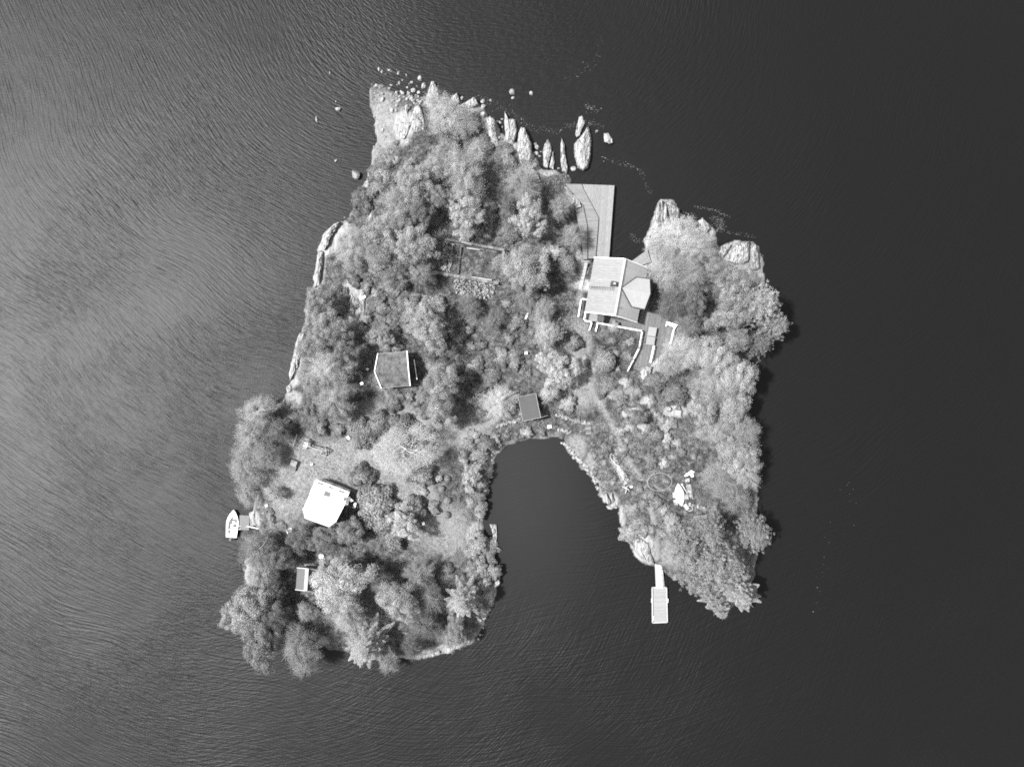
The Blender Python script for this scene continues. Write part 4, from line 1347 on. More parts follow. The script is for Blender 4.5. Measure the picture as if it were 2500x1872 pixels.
def outline(L, Wd, n=18, y0=0):
    l = []
    for s in (1, -1):
        seq = range(n) if s == 1 else range(n - 1, -1, -1)
        for i in seq:
            t = i / (n - 1)
            wv = max(min(1, 0.86 + 0.3 * t) * (1 - max(0, (t - .45) / .55) ** 2.3), .02)
            l.append(bl(s * Wd / 2 * wv, (t - .5) * L + y0))
    return l
o1 = outline(4.75, 2.1); o2 = outline(3.0, 1.5, y0=-.25)
m_ = len(o1)
MB().add([(p[0], p[1], .64) for p in o1] + [(p[0], p[1], .66) for p in o2] + [(p[0], p[1], .18) for p in o2],
         [(i, (i + 1) % m_, (i + 1) % m_ + m_, i + m_) for i in range(m_)] + [(i + m_, (i + 1) % m_ + m_, (i + 1) % m_ + 2 * m_, i + 2 * m_) for i in range(m_)]
         + [tuple(range(2 * m_, 3 * m_))]).build("deck", M['gel'], bt)
MB().prism([bl(.05, .2), bl(.6, .2), bl(.6, .75), bl(.05, .75)], .2, .95).build("console", M['offwhite'], bt)
MB().add([bl(.02, .8) + (.95,), bl(.63, .8) + (.95,), bl(.58, .68) + (1.25,), bl(.08, .68) + (1.25,)], [(0, 1, 2, 3)]).build("windscreen", M['glass'], bt)
MB().prism([bl(.1, -.55), bl(.55, -.6), bl(.55, -.15), bl(.1, -.15)], .2, .62).build("seat", M['dark'], bt)
MB().prism([bl(-.62, -1.2), bl(.62, -1.2), bl(.62, -.85), bl(-.62, -.85)], .2, .55).build("bench_seat", M['offwhite'], bt)
MB().bar(bl(-.35, -.2) + (.3,), bl(-.28, 1.0) + (.3,), .12, .06).build("oar", M['grey'], bt)
ob = MB().prism([bl(-.18, -2.9), bl(.18, -2.9), bl(.2, -2.4), bl(-.2, -2.4)], .5, 1.05).build("outboard_motor", M['dark'], bt)
MB().box(bl(0, -2.5) + (.2,), (.12, .14, 1.0), BR).build("shaft", M['metal'], ob)
x, y = Wp(583, 1285, .7)
for i, (a_, b_, lb) in enumerate([((578,1284),(588,1283),"upper mooring line between motorboat and grey dock"), ((577,1292),(588,1292),"lower mooring line between motorboat and grey dock")]):
    o = MB().tube([W3(*a_, .7), W3((a_[0] + b_[0]) / 2, (a_[1] + b_[1]) / 2, .6), W3(*b_, .65)], .035, 5).build("mooring_line", M['rope'])
    tag(o, lb, "rope")

# ------------------------------------------------------------------ overturned rowboat and clutter
x, y, g = PG(1659, 1207)
rb = thing("rowboat", "white rowboat lying upside down in the eastern clearing", "rowboat", (x, y, g))
hull(rb, 3.9, 1.62, M['gel'], up_=False, zb=g + .12, hgt=.62, pointed=True, rz=.16, c=(x, y))
MB().tube([(x + math.sin(-.16) * t_ * 1.95, y + math.cos(.16) * t_ * 1.95, g + .12 + .62 * (.62 + .4 * (1 - t_ * t_)) ) for t_ in (-.9, -.5, 0, .5, .9)], .035, 5).build("keel", M['offwhite'], rb)
def crate(px, py, w, h, rz, z, label, mt='offwhite', slats=4, cat="crate"):
    x, y, g = PG(px, py)
    t = thing("wooden_crate", label, cat, (x, y, g))
    ca, sa = math.cos(rz), math.sin(rz)
    W_, H_ = w / S, h / S
    MB().box((x, y, g + z / 2 - .05), (W_ * .9, H_ * .9, z), rz).build("body", M['timber'], t)
    for i in range(slats):
        oy = (-.5 + (i + .5) / slats) * H_
        MB().box((x - sa * oy, y + ca * oy, g + z - .02), (W_, H_ / slats * .86, .04), rz).build("slat", M[mt], t)
    return t
crate(1645.5, 1207.5, 8, 14, .05, .4, "white crate against the rowboat's left flank, upper of two")
crate(1648.5, 1225, 9, 14, .3, .4, "white crate against the rowboat's left flank, lower of two")
crate(1675, 1211, 8, 13, .1, .35, "grey crate right of the rowboat beside the plank stack", 'timber')
crate(1654, 1007.5, 14, 12, -.15, .5, "boarded wooden crate at the edge of the shaded east garden", 'timber', 5)
crate(1677, 1171, 10, 9, 0, .35, "small crate under the white sheet heap", 'offwhite', 3)
crate(1674, 1236, 9, 15, .6, .35, "tilted pale crate below the rowboat's stern", 'offwhite', 4)
x, y, g = PG(1684, 1157)
t = thing("sheet_heap", "crumpled white sheets heaped above the plank stack", "tarpaulin", (x, y, g))
for i, (px, py, w, h, rz) in enumerate(((1684,1155,24,8,.35),(1676,1160,14,5,.3),(1689,1160,9,9,.8),(1687,1150,8,6,.1))):
    X, Y = Wp(px, py, g)
    o = bpy.data.objects.new("fold", ROCKS[i]); o.scale = (w / S / 2, h / S / 2, .22)
    o.location = (X - x, Y - y, .15 + i * .05); o.rotation_euler = (0, 0, rz); o.parent = t; col.objects.link(o)
    o.material_slots[0].link = 'OBJECT'; o.material_slots[0].material = M['white']
x, y, g = PG(1683, 1200)
t = thing("plank_stack", "stack of long pale planks right of the rowboat", "planks", (x, y, g))
for i in range(9):
    px = 1678 + (i % 5) * 2.4
    zz = g + .1 + .1 * (i // 5)
    MB().bar(W3(px - 1.5 + U(-.5, .5), 1184 + U(-4, 2), zz), W3(px + 3 + U(-.5, .5), 1215 + U(-4, 2), zz), .15, .06).build("plank", M['offwhite'] if i % 2 else M['timber'], t)
x, y, g = PG(1672, 1195)
t = thing("pole", "long white pole leaning between rowboat and plank stack", "pole", (x, y, g))
MB().tube([W3(1665.5, 1183, g + .3), W3(1679, 1206, g + .3)], .05, 6).build("shaft", M['white'], t)
X, Y = Wp(1665.5, 1183, g + .3); MB().box((X, Y, g + .3), (.35, .3, .12)).build("pole_head", M['white'], t)
x, y, g = PG(1685, 1231)
boulder(1685, 1231, 8, 9, "round white lump between the rowboat's stern and the brush")
x, y, g = PG(1685, 1243)
t = thing("wheelbarrow", "old tyre rings lying below the rowboat's stern", "tyre")if False else None
def ring(px, py, rx, ry, rz, label, z, r_, mt, name="hoop", cat="hoop", n=48):
    x, y, g = PG(px, py)
    root = thing(name, label, cat, (x, y, g))
    pts = []
    for i in range(n + 1):
        a = 2 * math.pi * i / n
        u, v = rx * math.cos(a), ry * math.sin(a)
        qx = px + u * math.cos(rz) - v * math.sin(rz); qy = py + u * math.sin(rz) + v * math.cos(rz)
        X, Y = Wp(qx, qy, g + z); pts.append((X, Y, g + z))
    MB().tube(pts, r_, 6, cap=False).build("ring", M[mt], root)
    if z > .3:
        for i in range(0, n, n // 4):
            X, Y, _ = pts[i]
            MB().tube([(X, Y, g - .2), (X, Y, g + z)], .03, 5).build("leg", M[mt], root)
    return root
ring(1610.5, 1176, 30, 21.5, -.1, "large thin white hoop standing in the eastern flower garden", .5, .034, 'offwhite')
ring(1684, 1241, 7, 6, 0, "dark rimmed round tub near the overturned rowboat's stern", .12, .07, 'metal', "tub", "tub", 20)
# slatted lounger next to the round tree
x, y, g = PG(1422, 920)
t = thing("slatted_bench", "weathered slatted lounger beside the light round tree", "lounger", (x, y, g))
for i in range(7):
    px = 1412 + i * 3
    MB().bar(W3(px + 3, 904, g + .4), W3(px - 1, 937 + (i > 3) * 1.5, g + .4), .09, .05).build("slat", M['plank_jetty'], t)
for yy in (909, 932):
    MB().bar(W3(1412, yy - 1, g + .34), W3(1433, yy + 1, g + .34), .08, .06).build("crossbar", M['timber'], t)
for p in ((1414,908),(1432,910),(1411,932),(1430,935)):
    X, Y = Wp(*p, g + .3); MB().box((X, Y, g + .14), (.08, .08, .4)).build("leg", M['timber'], t)
# wooden footbridge in the south east
x, y, g = PG(1710, 1260)
t = thing("footbridge", "curved dark footbridge with a pale slatted end in the southeast", "footbridge", (x, y, g))
for i in range(12):
    px = 1712 + i * 1.1
    MB().bar(W3(px, 1257.5 - i * .15, g + .5), W3(px + 1.4, 1266 - i * .15, g + .5), .06, .05).build("slat", M['offwhite'], t)
pts = [(1682,1268),(1694,1263),(1706,1260),(1714,1258.5)]
for dy in (0, 5):
    for a_, b_ in zip(pts[:-1], pts[1:]):
        MB().bar(W3(a_[0], a_[1] + dy, g + .45), W3(b_[0], b_[1] + dy, g + .45), .09, .08).build("side_rail", M['timber'], t)
for i in range(9):
    f = i / 8
    px = 1683 + 29 * f; py = 1268 - 9 * f
    MB().bar(W3(px, py, g + .4), W3(px + 1, py + 5, g + .4), .16, .05).build("board", M['timber_dark'], t)

# ------------------------------------------------------------------ swing set on the lawn
x, y, g = PG(768, 1095)
sw = thing("swing_set", "wooden swing set with climbing tower on the lawn", "swing set", (x, y, g))
MB().bar(W3(747, 1088, g + 2.1), W3(787, 1101, g + 2.1), .12, .12).build("top_beam", M['swingwood'], sw)
ap = W3(787, 1101, g + 2.1)
for p in ((795.5,1090),(797,1113),(782,1108.5)):
    MB().bar(ap, W3(*p, g + .05), .12, .1).build("frame_leg", M['swingwood'], sw)
MB().bar(W3(791, 1096, g + 1.0), W3(791.5, 1107, g + 1.0), .09, .09).build("crossbar", M['swingwood'], sw)
MB().bar(W3(796, 1091, g + .12), W3(797, 1113, g + .12), .12, .12).build("ground_beam", M['swingwood'], sw)
MB().bar(W3(783, 1109, g + .12), W3(797, 1113.5, g + .12), .12, .12).build("ground_beam", M['swingwood'], sw)
tower_px = [(741,1072),(755,1076),(751,1096),(737,1092)]
MB().slab([W3(px, py, g + 1.3) for px, py in ((742.5,1078),(752.5,1081),(749.5,1093),(739,1090))][::-1], .08).build("platform", M['timber'], sw)
MB().slab([W3(px, py, g + 1.0) for px, py in ((738.5,1090),(749,1093),(748,1096),(738,1094))][::-1], .5).build("box", M['swingwood'], sw)
for i in range(5):
    f = i / 4
    MB().bar(W3(743 + 2.5 * (1 - f), 1069.5 + 9 * f, g + .4 + 1.1 * f), W3(754.5 + 1 * (1 - f), 1072.5 + 9 * f, g + .4 + 1.1 * f), .08, .06).build("rung", M['swingwood'], sw)
for a_, b_ in (((745,1069),(737.5,1086)),((757,1073),(751,1090))):
    MB().bar(W3(*a_, g + .2), W3(*b_, g + 1.8), .08, .08).build("tower_rail", M['swingwood'], sw)
for p in ((742,1077),(753,1080),(738,1092),(749,1095)):
    X, Y = Wp(*p, g + 1.5); MB().box((X, Y, g + .9), (.1, .1, 2.2)).build("tower_post", M['swingwood'], sw)
for f, p in ((.38, (765.5,1087.5)), (.7, (778.5,1092))):
    tp = lerp(W3(747, 1088, g + 2.1), W3(787, 1101, g + 2.1), f)
    X, Y = Wp(*p, g + .5)
    st = MB().box((X, Y, g + .55), (.4, .18, .05), -.3).build("swing_seat", M['swingwood'], sw)
    for s in (-1, 1):
        MB().bar((tp[0] + .17 * s, tp[1] - .05 * s, tp[2]), (X + .17 * s, Y - .05 * s, g + .55), .02, .02).build("rope", M['rope'], st)
x, y, g = PG(720, 1134)
t = thing("garden_grill", "small dark box with pale wooden lid on the lawn", "storage box", (x, y, g))
MB().box((x, y + .3, g + .35), (.95, .85, .7), -.35).build("box", M['timber'], t)
MB().box((x, y + .3, g + .73), (1.05, .95, .06), -.35).build("lid", M['plank_jetty'], t)
MB().box((x - .15, y - .55, g + .2), (.95, .75, .5), -.35).build("dark_bin", M['dark'], t)
x, y, g = PG(717, 1078)
t = thing("pole_teepee", "bundle of crossed poles standing at the lawn's dark corner", "poles", (x, y, g))
for a_, b_, w in (((716,1091),(725,1060),.12),((706,1077),(712,1088),.07),((714,1065),(716,1086),.05),((704,1076),(708,1090),.05),((722,1072),(714,1090),.06)):
    MB().tube([W3(*a_, g + .1), W3(*b_, g + 1.1)], w / 2 * 1.3, 5).build("pole", M['timber'], t)
x, y, g = PG(696, 1082)
o = MB().bar(W3(690, 1081, g + .15), W3(701, 1083.5, g + .15), .14, .12).build("plank", M['offwhite']); tag(o, "short pale plank on the grass left of the pole bundle", "plank")
# little white things
def small(px, py, w, h, rz, z, label, cat, mt='white', name="box"):
    x, y, g = PG(px, py)
    t = thing(name, label, cat, (x, y, g))
    MB().box((x, y, g + z / 2), (w / S, h / S, z), rz).build("seat" if "chair" in name else "body", M[mt], t)
    if "chair" in name:
        MB().box((x + w / S / 2 * math.cos(rz), y + w / S / 2 * math.sin(rz), g + z), (.07, h / S, z * 1.6), rz).build("backrest", M[mt], t)
        for s1 in (-1, 1):
            for s2 in (-1, 1):
                MB().box((x + s1 * w / S * .4, y + s2 * h / S * .4, g + z * .25), (.06, .06, z * .6), rz).build("leg", M[mt], t)
    else:
        MB().box((x, y, g + z + .02), (w / S * 1.08, h / S * 1.08, .04), rz).build("lid", M[mt], t)
    return t
small(786, 1356, 9, 8, .0, .5, "small white box in the shrubbery south of the cottage", "box", name="storage_box")
small(762, 1133, 7, 4, .2, .3, "tiny pale object lying in the middle of the lawn", "box", 'offwhite', "garden_box")
small(851.5, 1068, 8, 5, -.8, .35, "small white box at the shrub border of the lawn", "box", name="garden_box")
small(887, 727, 13, 5, .45, .4, "slanted white box under the trees north of the turf hut", "box", name="garden_box")
small(652, 1233, 6, 5, .3, .3, "small white box on the bank above the dock", "box", name="garden_box")
small(952, 1036, 5, 5, 0, .45, "white garden post box beside the path from the turf hut", "box", name="garden_box")
small(976, 1035, 6, 6, .4, .45, "white bucket sized box right of the hut path", "box", name="garden_box")
small(870, 888, 7, 6, .6, .35, "lone white box west of the turf hut", "box", name="garden_box")
small(898, 901, 5, 5, .6, .3, "white crate close to the turf hut's paving", "box", name="garden_box")
small(884, 936, 7, 6, .3, .3, "white bucket in the shade southwest of the turf hut", "box", name="garden_box")
small(907, 1407, 5, 13, 0, .5, "narrow white box behind the big bright tree in the south", "box", name="garden_box")
small(1034, 1276, 6, 7, .2, .3, "white toy left on the grass by the pale southern tree", "toy", name="toy")
small(1284, 862, 6, 6, 0, .6, "round topped white lamp post in the middle of the island", "lamp", name="garden_lamp")
small(1286, 772, 4, 13, -.5, .4, "white leaning board in the central thicket", "board", name="board")
small(1280, 777, 9, 5, .1, .4, "white pile beside the leaning board in the thicket", "box", name="garden_box")
small(1656, 941, 5, 5, 0, .5, "white lamp head in the darkest spot of the eastern wood", "lamp", name="garden_lamp")
small(1341, 1041, 9, 7, .2, .3, "bright white patch of folded cloth above the cove", "cloth", name="folded_cloth")
small(1672, 1000, 6, 5, .3, .3, "second white bowl on the rocks of the east garden", "bowl", name="bowl") if False else None
small(1540, 1187, 5, 4, 0, .4, "white marker at the lower end of the boat slip", "marker", name="marker")
x, y, g = PG(710, 1293)
t = thing("garden_chair", "white garden chair at the lawn's edge near the dock", "chair", (x, y, g))
MB().box((x, y, g + .42), (.75, .6, .08), .4).build("seat", M['white'], t)
MB().box((x - .35, y - .1, g + .7), (.1, .65, .6), .4).build("backrest", M['white'], t)
MB().box((x, y + .35, g + .6), (.7, .1, .08), .4).build("armrest", M['white'], t)
for a_ in ((-.3, -.22), (.3, -.22), (-.3, .22), (.3, .22)):
    MB().box((x + a_[0], y + a_[1], g + .2), (.07, .07, .42), .4).build("leg", M['white'], t)
x, y, g = PG(1527, 1009)
# white driftwood at the lower end of the slip
x, y, g = PG(1528, 1188)
t = thing("driftwood", "bleached forked driftwood at the lower end of the boat slip", "driftwood", (x, y, g))
for a_, b_ in (((1519,1187),(1530,1193)),((1524,1192),(1537,1182)),((1529,1190),(1526,1206)),((1530,1192),(1538,1199))):
    MB().tube([W3(*a_, g + .25), W3((a_[0] + b_[0]) / 2 + 1, (a_[1] + b_[1]) / 2, g + .3), W3(*b_, g + .2)], [.09, .07, .03], 5).build("branch", M['twig'], t)

# ------------------------------------------------------------------ foliage
def leaf_mesh(name, C, Nn, size, tint, mt, aspect=0.62):
    """C centres, Nn normals, size per leaf"""
    n = len(C)
    Nn = Nn / (np.linalg.norm(Nn, axis=1)[:, None] + 1e-9)
    ref = rng.normal(size=(n, 3))
    a = np.cross(Nn, ref); a /= np.linalg.norm(a, axis=1)[:, None] + 1e-9
    b = np.cross(Nn, a)
    s = size[:, None] / 2
    V = np.empty((n, 4, 3))
    V[:, 0] = C - a * s
    V[:, 1] = C - b * s * aspect
    V[:, 2] = C + a * s
    V[:, 3] = C + b * s * aspect
    return fast_mesh(name, V.reshape(-1, 3), np.arange(4 * n), 4, tint, mt)

def unit(n):
    v = rng.normal(size=(n, 3))
    return v / np.linalg.norm(v, axis=1)[:, None]

def limbs_mesh(kind, seed, spread=2.5):
    r = random.Random(seed)
    mb = MB()
    top = 8.3 if kind in ('pine', 'spruce') else 6.5
    pts = [(0, 0, -0.6), (r.uniform(-.1, .1), r.uniform(-.1, .1), 2), (r.uniform(-.3, .3), r.uniform(-.3, .3), 4.2), (r.uniform(-.3, .3), r.uniform(-.3, .3), top)]
    mb.tube(pts, [.22, .17, .12, .03], 7)
    for i in range(9):
        a = i * 2.4 + r.uniform(-.4, .4)
        z = 3 + i * .42
        L = spread * r.uniform(.75, 1.25)
        mb.tube([(0, 0, z), (math.cos(a) * L * .5, math.sin(a) * L * .5, z + .7), (math.cos(a + .2) * L, math.sin(a + .2) * L, z + 1.9 * r.uniform(.5, 1.3))], [.08, .055, .02], 5)
    me = bpy.data.meshes.new("trunk")
    me.from_pydata(mb.v, [], mb.f)
    me.materials.append(M['bark'])
    return me

def lobes(th, seed):
    r = random.Random(seed)
    return .97 + .15 * np.sin(2 * th + r.uniform(0, 6)) + .14 * np.sin(3 * th + r.uniform(0, 6)) + .11 * np.sin(5 * th + r.uniform(0, 6)) + .08 * np.sin(9 * th + r.uniform(0, 6))

def crown_broad(seed, R0=3.5, nc=110, nl=260, zc=5.2, hz=3.2, ls=.15, rc=(.15, .27)):
    th = rng.uniform(0, 2 * np.pi, nc)
    u = rng.random(nc)
    ph = np.arccos(1 - u * 1.15)
    k = lobes(th, seed)
    rad = rng.uniform(.3, 1.08, nc) ** .6
    cr = rng.uniform(rc[0], rc[1], nc) * R0
    cx = np.stack([np.sin(ph) * np.cos(th) * (R0 * k - cr * .6) * rad, np.sin(ph) * np.sin(th) * (R0 * k - cr * .6) * rad, zc + np.cos(ph) * hz * rad], 1)
    ct = rng.uniform(.68, 1.28, nc)
    idx = np.repeat(np.arange(nc), nl)
    d = unit(len(idx)); d[:, 2] = np.abs(d[:, 2]) * 1.0 - .35 * (rng.random(len(idx)) < .4) 
    r_ = cr[idx] * rng.uniform(.55, 1.08, len(idx))
    C = cx[idx] + d * r_[:, None] * np.array([1, 1, .75])
    Nn = d + rng.normal(size=d.shape) * .55 + np.array([0, 0, .35])
    return leaf_mesh("crown", C, Nn, rng.uniform(.7, 1.3, len(idx)) * ls, ct[idx] * rng.uniform(.8, 1.2, len(idx)), M['leaf'])

def crown_feather(seed, R0=3.5, n=52000, zc=5.0, hz=3.3, ls=.095):
    """fine soft crown of many thin shoots"""
    ns = 230
    th = rng.uniform(0, 2 * np.pi, ns); u = rng.random(ns); ph = np.arccos(1 - u * 1.1)
    k = .4 + .6 * lobes(th, seed)
    L = R0 * k * rng.uniform(.55, 1.1, ns)
    d = np.stack([np.sin(ph) * np.cos(th), np.sin(ph) * np.sin(th), np.cos(ph) * hz / R0], 1)
    idx = rng.integers(0, ns, n)
    t = rng.beta(2.4, 1.1, n)
    C = d[idx] * (L[idx] * t)[:, None] + rng.normal(size=(n, 3)) * (.09 + .13 * t)[:, None]
    C[:, 2] += zc - .22 * (L[idx] * t) * np.sin(ph[idx])
    Nn = d[idx] * .7 + rng.normal(size=(n, 3)) * .8 + np.array([0, 0, .4])
    st = rng.uniform(.7, 1.3, ns)
    return leaf_mesh("crown", C, Nn, rng.uniform(.7, 1.3, n) * ls, st[idx] * rng.uniform(.85, 1.15, n), M['leaf'], .5)

def crown_pine(seed, R0=3.6, nb=85, zc=4.0):
    Cs, Ns, T, Sz = [], [], [], []
    for i in range(nb):
        f = i / nb                                   # 0 low .. 1 top
        a = i * 2.39996 + rng.uniform(-.2, .2)
        L = R0 * (1 - f * .72) * rng.uniform(.75, 1.1)
        z0 = zc + f * 4.4
        m = int(4 + L * 2.3)
        tt = rng.uniform(.75, 1.25)
        for j in range(m):
            t = (j + 1) / m
            if t < .25: continue
            c = np.array([math.cos(a + .25 * (t - .5)) * L * t, math.sin(a + .25 * (t - .5)) * L * t, z0 + .5 * t - .25 * t * t * L * .3])
            side = rng.normal(size=3) * .14
            k = 38
            rr = .36 * (1.15 - .45 * t) * rng.uniform(.8, 1.2)
            d = unit(k); d[:, 2] = np.abs(d[:, 2]) - .2
            Cs.append(c + side + d * rr * rng.uniform(.5, 1.1, (k, 1)))
            Ns.append(d + rng.normal(size=(k, 3)) * .5 + np.array([0, 0, .3]))
            T.append(tt * rng.uniform(.7, 1.3, k)); Sz.append(rng.uniform(.09, .17, k))
    return leaf_mesh("crown", np.concatenate(Cs), np.concatenate(Ns), np.concatenate(Sz), np.concatenate(T), M['leaf'], .5)

def crown_spruce(seed, R0=3.2, layers=6, per=9):
    Cs, Ns, T, Sz = [], [], [], []
    for l in range(layers):
        f = l / (layers - 1)
        for b in range(per):
            a = b * 2 * math.pi / per + l * .37 + rng.uniform(-.14, .14)
            L = R0 * (1 - f * .78) * rng.uniform(.8, 1.12)
            z0 = 3.2 + f * 5.2
            m = max(5, int(L * 9))
            tt = rng.uniform(.8, 1.2)
            for j in range(m):
                t = (j + 1) / m
                w = .42 * math.sin(math.pi * min(1, t * .9 + .1)) * min(1, L / 2) + .08
                k = 26
                s = rng.uniform(-1, 1, k)
                dx, dy = math.cos(a), math.sin(a)
                base = np.array([dx * L * t, dy * L * t, z0 - .9 * t * t * L * .3])
                P = base + np.stack([-dy * s * w + dx * np.abs(s) * w * .6, dx * s * w + dy * np.abs(s) * w * .6, -np.abs(s) * w * .35 + rng.normal(size=k) * .05], 1)
                Cs.append(P)
                Ns.append(np.stack([-dy * s, dx * s, np.full(k, 1.0)], 1) + rng.normal(size=(k, 3)) * .4)
                T.append(tt * rng.uniform(.7, 1.35, k) * (.8 + .4 * t)); Sz.append(rng.uniform(.10, .17, k))
    return leaf_mesh("crown", np.concatenate(Cs), np.concatenate(Ns), np.concatenate(Sz), np.concatenate(T), M['leaf'], .45)

def crown_bush(seed, R0=1.0, n=5200, ls=.13, zc=.35, hz=.95, sharp=1.0, lump=.5):
    th = rng.uniform(0, 2 * np.pi, n); ph = np.arccos(1 - rng.random(n) * 1.0)
    k = lobes(th, seed) if lump else 1
    rad = rng.uniform(.82, 1.04, n)
    if lump:
        nc = 34
        q = unit(nc); q[:, 2] = np.abs(q[:, 2])
        d0 = np.stack([np.sin(ph) * np.cos(th), np.sin(ph) * np.sin(th), np.cos(ph)], 1)
        dd = d0 @ q.T
        best = dd.max(1)
        rad = rad * (.66 + .42 * np.clip((best - .82) / .18, 0, 1))
        ct = rng.uniform(.6, 1.4, nc)[dd.argmax(1)]
    else: ct = 1
    d = np.stack([np.sin(ph) * np.cos(th), np.sin(ph) * np.sin(th), np.cos(ph)], 1)
    C = np.stack([d[:, 0] * R0 * k * rad, d[:, 1] * R0 * k * rad, zc * R0 + d[:, 2] * hz * R0 * rad], 1)
    C[:, 2] -= rng.random(n) * .2 * (ph > 1.2)
    Nn = d + rng.normal(size=(n, 3)) * .5
    return leaf_mesh("crown", C, Nn, rng.uniform(.7, 1.3, n) * ls, ct * rng.uniform(.6, 1.4, n), M['leaf'])

def crown_bare(seed):
    r = random.Random(seed)
    mb = MB()
    tips = []
    def grow(p, d, L, rad, depth):
        q = p + d * L
        mid = (p + q) / 2 + Vector((r.uniform(-.08, .08), r.uniform(-.08, .08), r.uniform(0, .08))) * L
        mb.tube([p, mid, q], [rad, rad * .82, rad * .62], 4, cap=False)
        if depth == 0:
            tips.append(q); return
        for _ in range(r.choice((2, 3, 3))):
            nd = (d + Vector((r.uniform(-.75, .75), r.uniform(-.75, .75), r.uniform(-.25, .4)))).normalized()
            grow(q, nd, L * r.uniform(.66, .95), rad * .66, depth - 1)
    for i in range(11):
        a = i * .571 + r.uniform(-.25, .25)
        grow(Vector((r.uniform(-.5, .5), r.uniform(-.5, .5), 2.6 + .15 * i)), Vector((math.cos(a), math.sin(a), .45)).normalized(), r.uniform(.8, 1.15), .055, 5)
    me = bpy.data.meshes.new("branches")
    me.from_pydata(mb.v, [], mb.f); me.materials.append(M['twig'])
    n = 22000
    tp = np.array([list(t) for t in tips])
    idx = rng.integers(0, len(tp), n)
    C = tp[idx] + rng.normal(size=(n, 3)) * .32 + np.array([0, 0, -.25])
    lf = leaf_mesh("crown", C, rng.normal(size=(n, 3)) + np.array([0, 0, .5]), rng.uniform(.06, .13, n), rng.uniform(.8, 1.3, n), M['leaf'], .5)
    return me, lf

PROTO = {
 'broad': [(limbs_mesh('broad', i), crown_broad(20 + i)) for i in range(4)],
 'knob': [(limbs_mesh('broad', i + 5), crown_broad(40 + i, nc=170, nl=110, rc=(.10, .17), ls=.14)) for i in range(3)],
 'feather': [(limbs_mesh('feather', i + 9), crown_feather(60 + i)) for i in range(4)],
 'pine': [(limbs_mesh('pine', i + 15, 1.9), crown_pine(70 + i)) for i in range(3)],
 'spruce': [(limbs_mesh('spruce', i + 19, 1.5), crown_spruce(80 + i, per=9 + i)) for i in range(2)],
}
BUSH = [crown_bush(90 + i) for i in range(4)]
BALL = [crown_bush(97, n=5200, ls=.10, lump=0, hz=1.0)]
R_NOM = {'broad': 3.6, 'knob': 3.6, 'feather': 3.5, 'pine': 3.6, 'spruce': 3.2}

def to_land(x, y):
    """nearest point at least 0.8 m inside the shoreline"""
    for _ in range(60):
        s = sdist(x, y)
        if s > 0.8: break
        e = .5
        gxx = sdist(x + e, y) - sdist(x - e, y); gyy = sdist(x, y + e) - sdist(x, y - e)
        l = math.hypot(gxx, gyy)
        if l < 1e-6: break
        x += gxx / l * .35; y += gyy / l * .35
    return x, y

def tree(kind, px, py, rpx, h, tone, label, group=None, sq=1.0):
    zc = h * .62
    g = 2.0
    for _ in range(3):
        x, y = Wp(px, py, g + zc)
        bx_, by_ = to_land(x, y)
        g = max(ground(bx_, by_), 0.1)
    root = bpy.data.objects.new({'spruce': 'spruce_tree', 'pine': 'pine_tree'}.get(kind, 'leafy_tree'), None)
    root.empty_display_size = .3
    lean = Vector((x - bx_, y - by_, zc))
    rz = U(0, 6.28)
    q = Vector((0, 0, 1)).rotation_difference(lean.normalized())
    root.rotation_mode = 'QUATERNION'
    from mathutils import Quaternion
    root.rotation_quaternion = q @ Quaternion((0, 0, 1), rz)
    root.location = (bx_, by_, g)
    k = rpx / S * (1 - zc / H) / R_NOM[kind]
    sq = U(.86, 1.16)
    root.scale = (k * sq, k / sq, lean.length / .62 / 9.0)
    col.objects.link(root)
    tag(root, label, "tree", group)
    tm, cm = PROTO[kind][R.randrange(len(PROTO[kind]))]
    a = bpy.data.objects.new("trunk", tm); a.parent = root; a.color = (.9, .9, .9, 1); col.objects.link(a)
    c = bpy.data.objects.new("crown", cm); c.parent = root; tn = min(tone ** 1.7, 1.9); c.color = (tn, tn, tn, 1); col.objects.link(c)
    return root

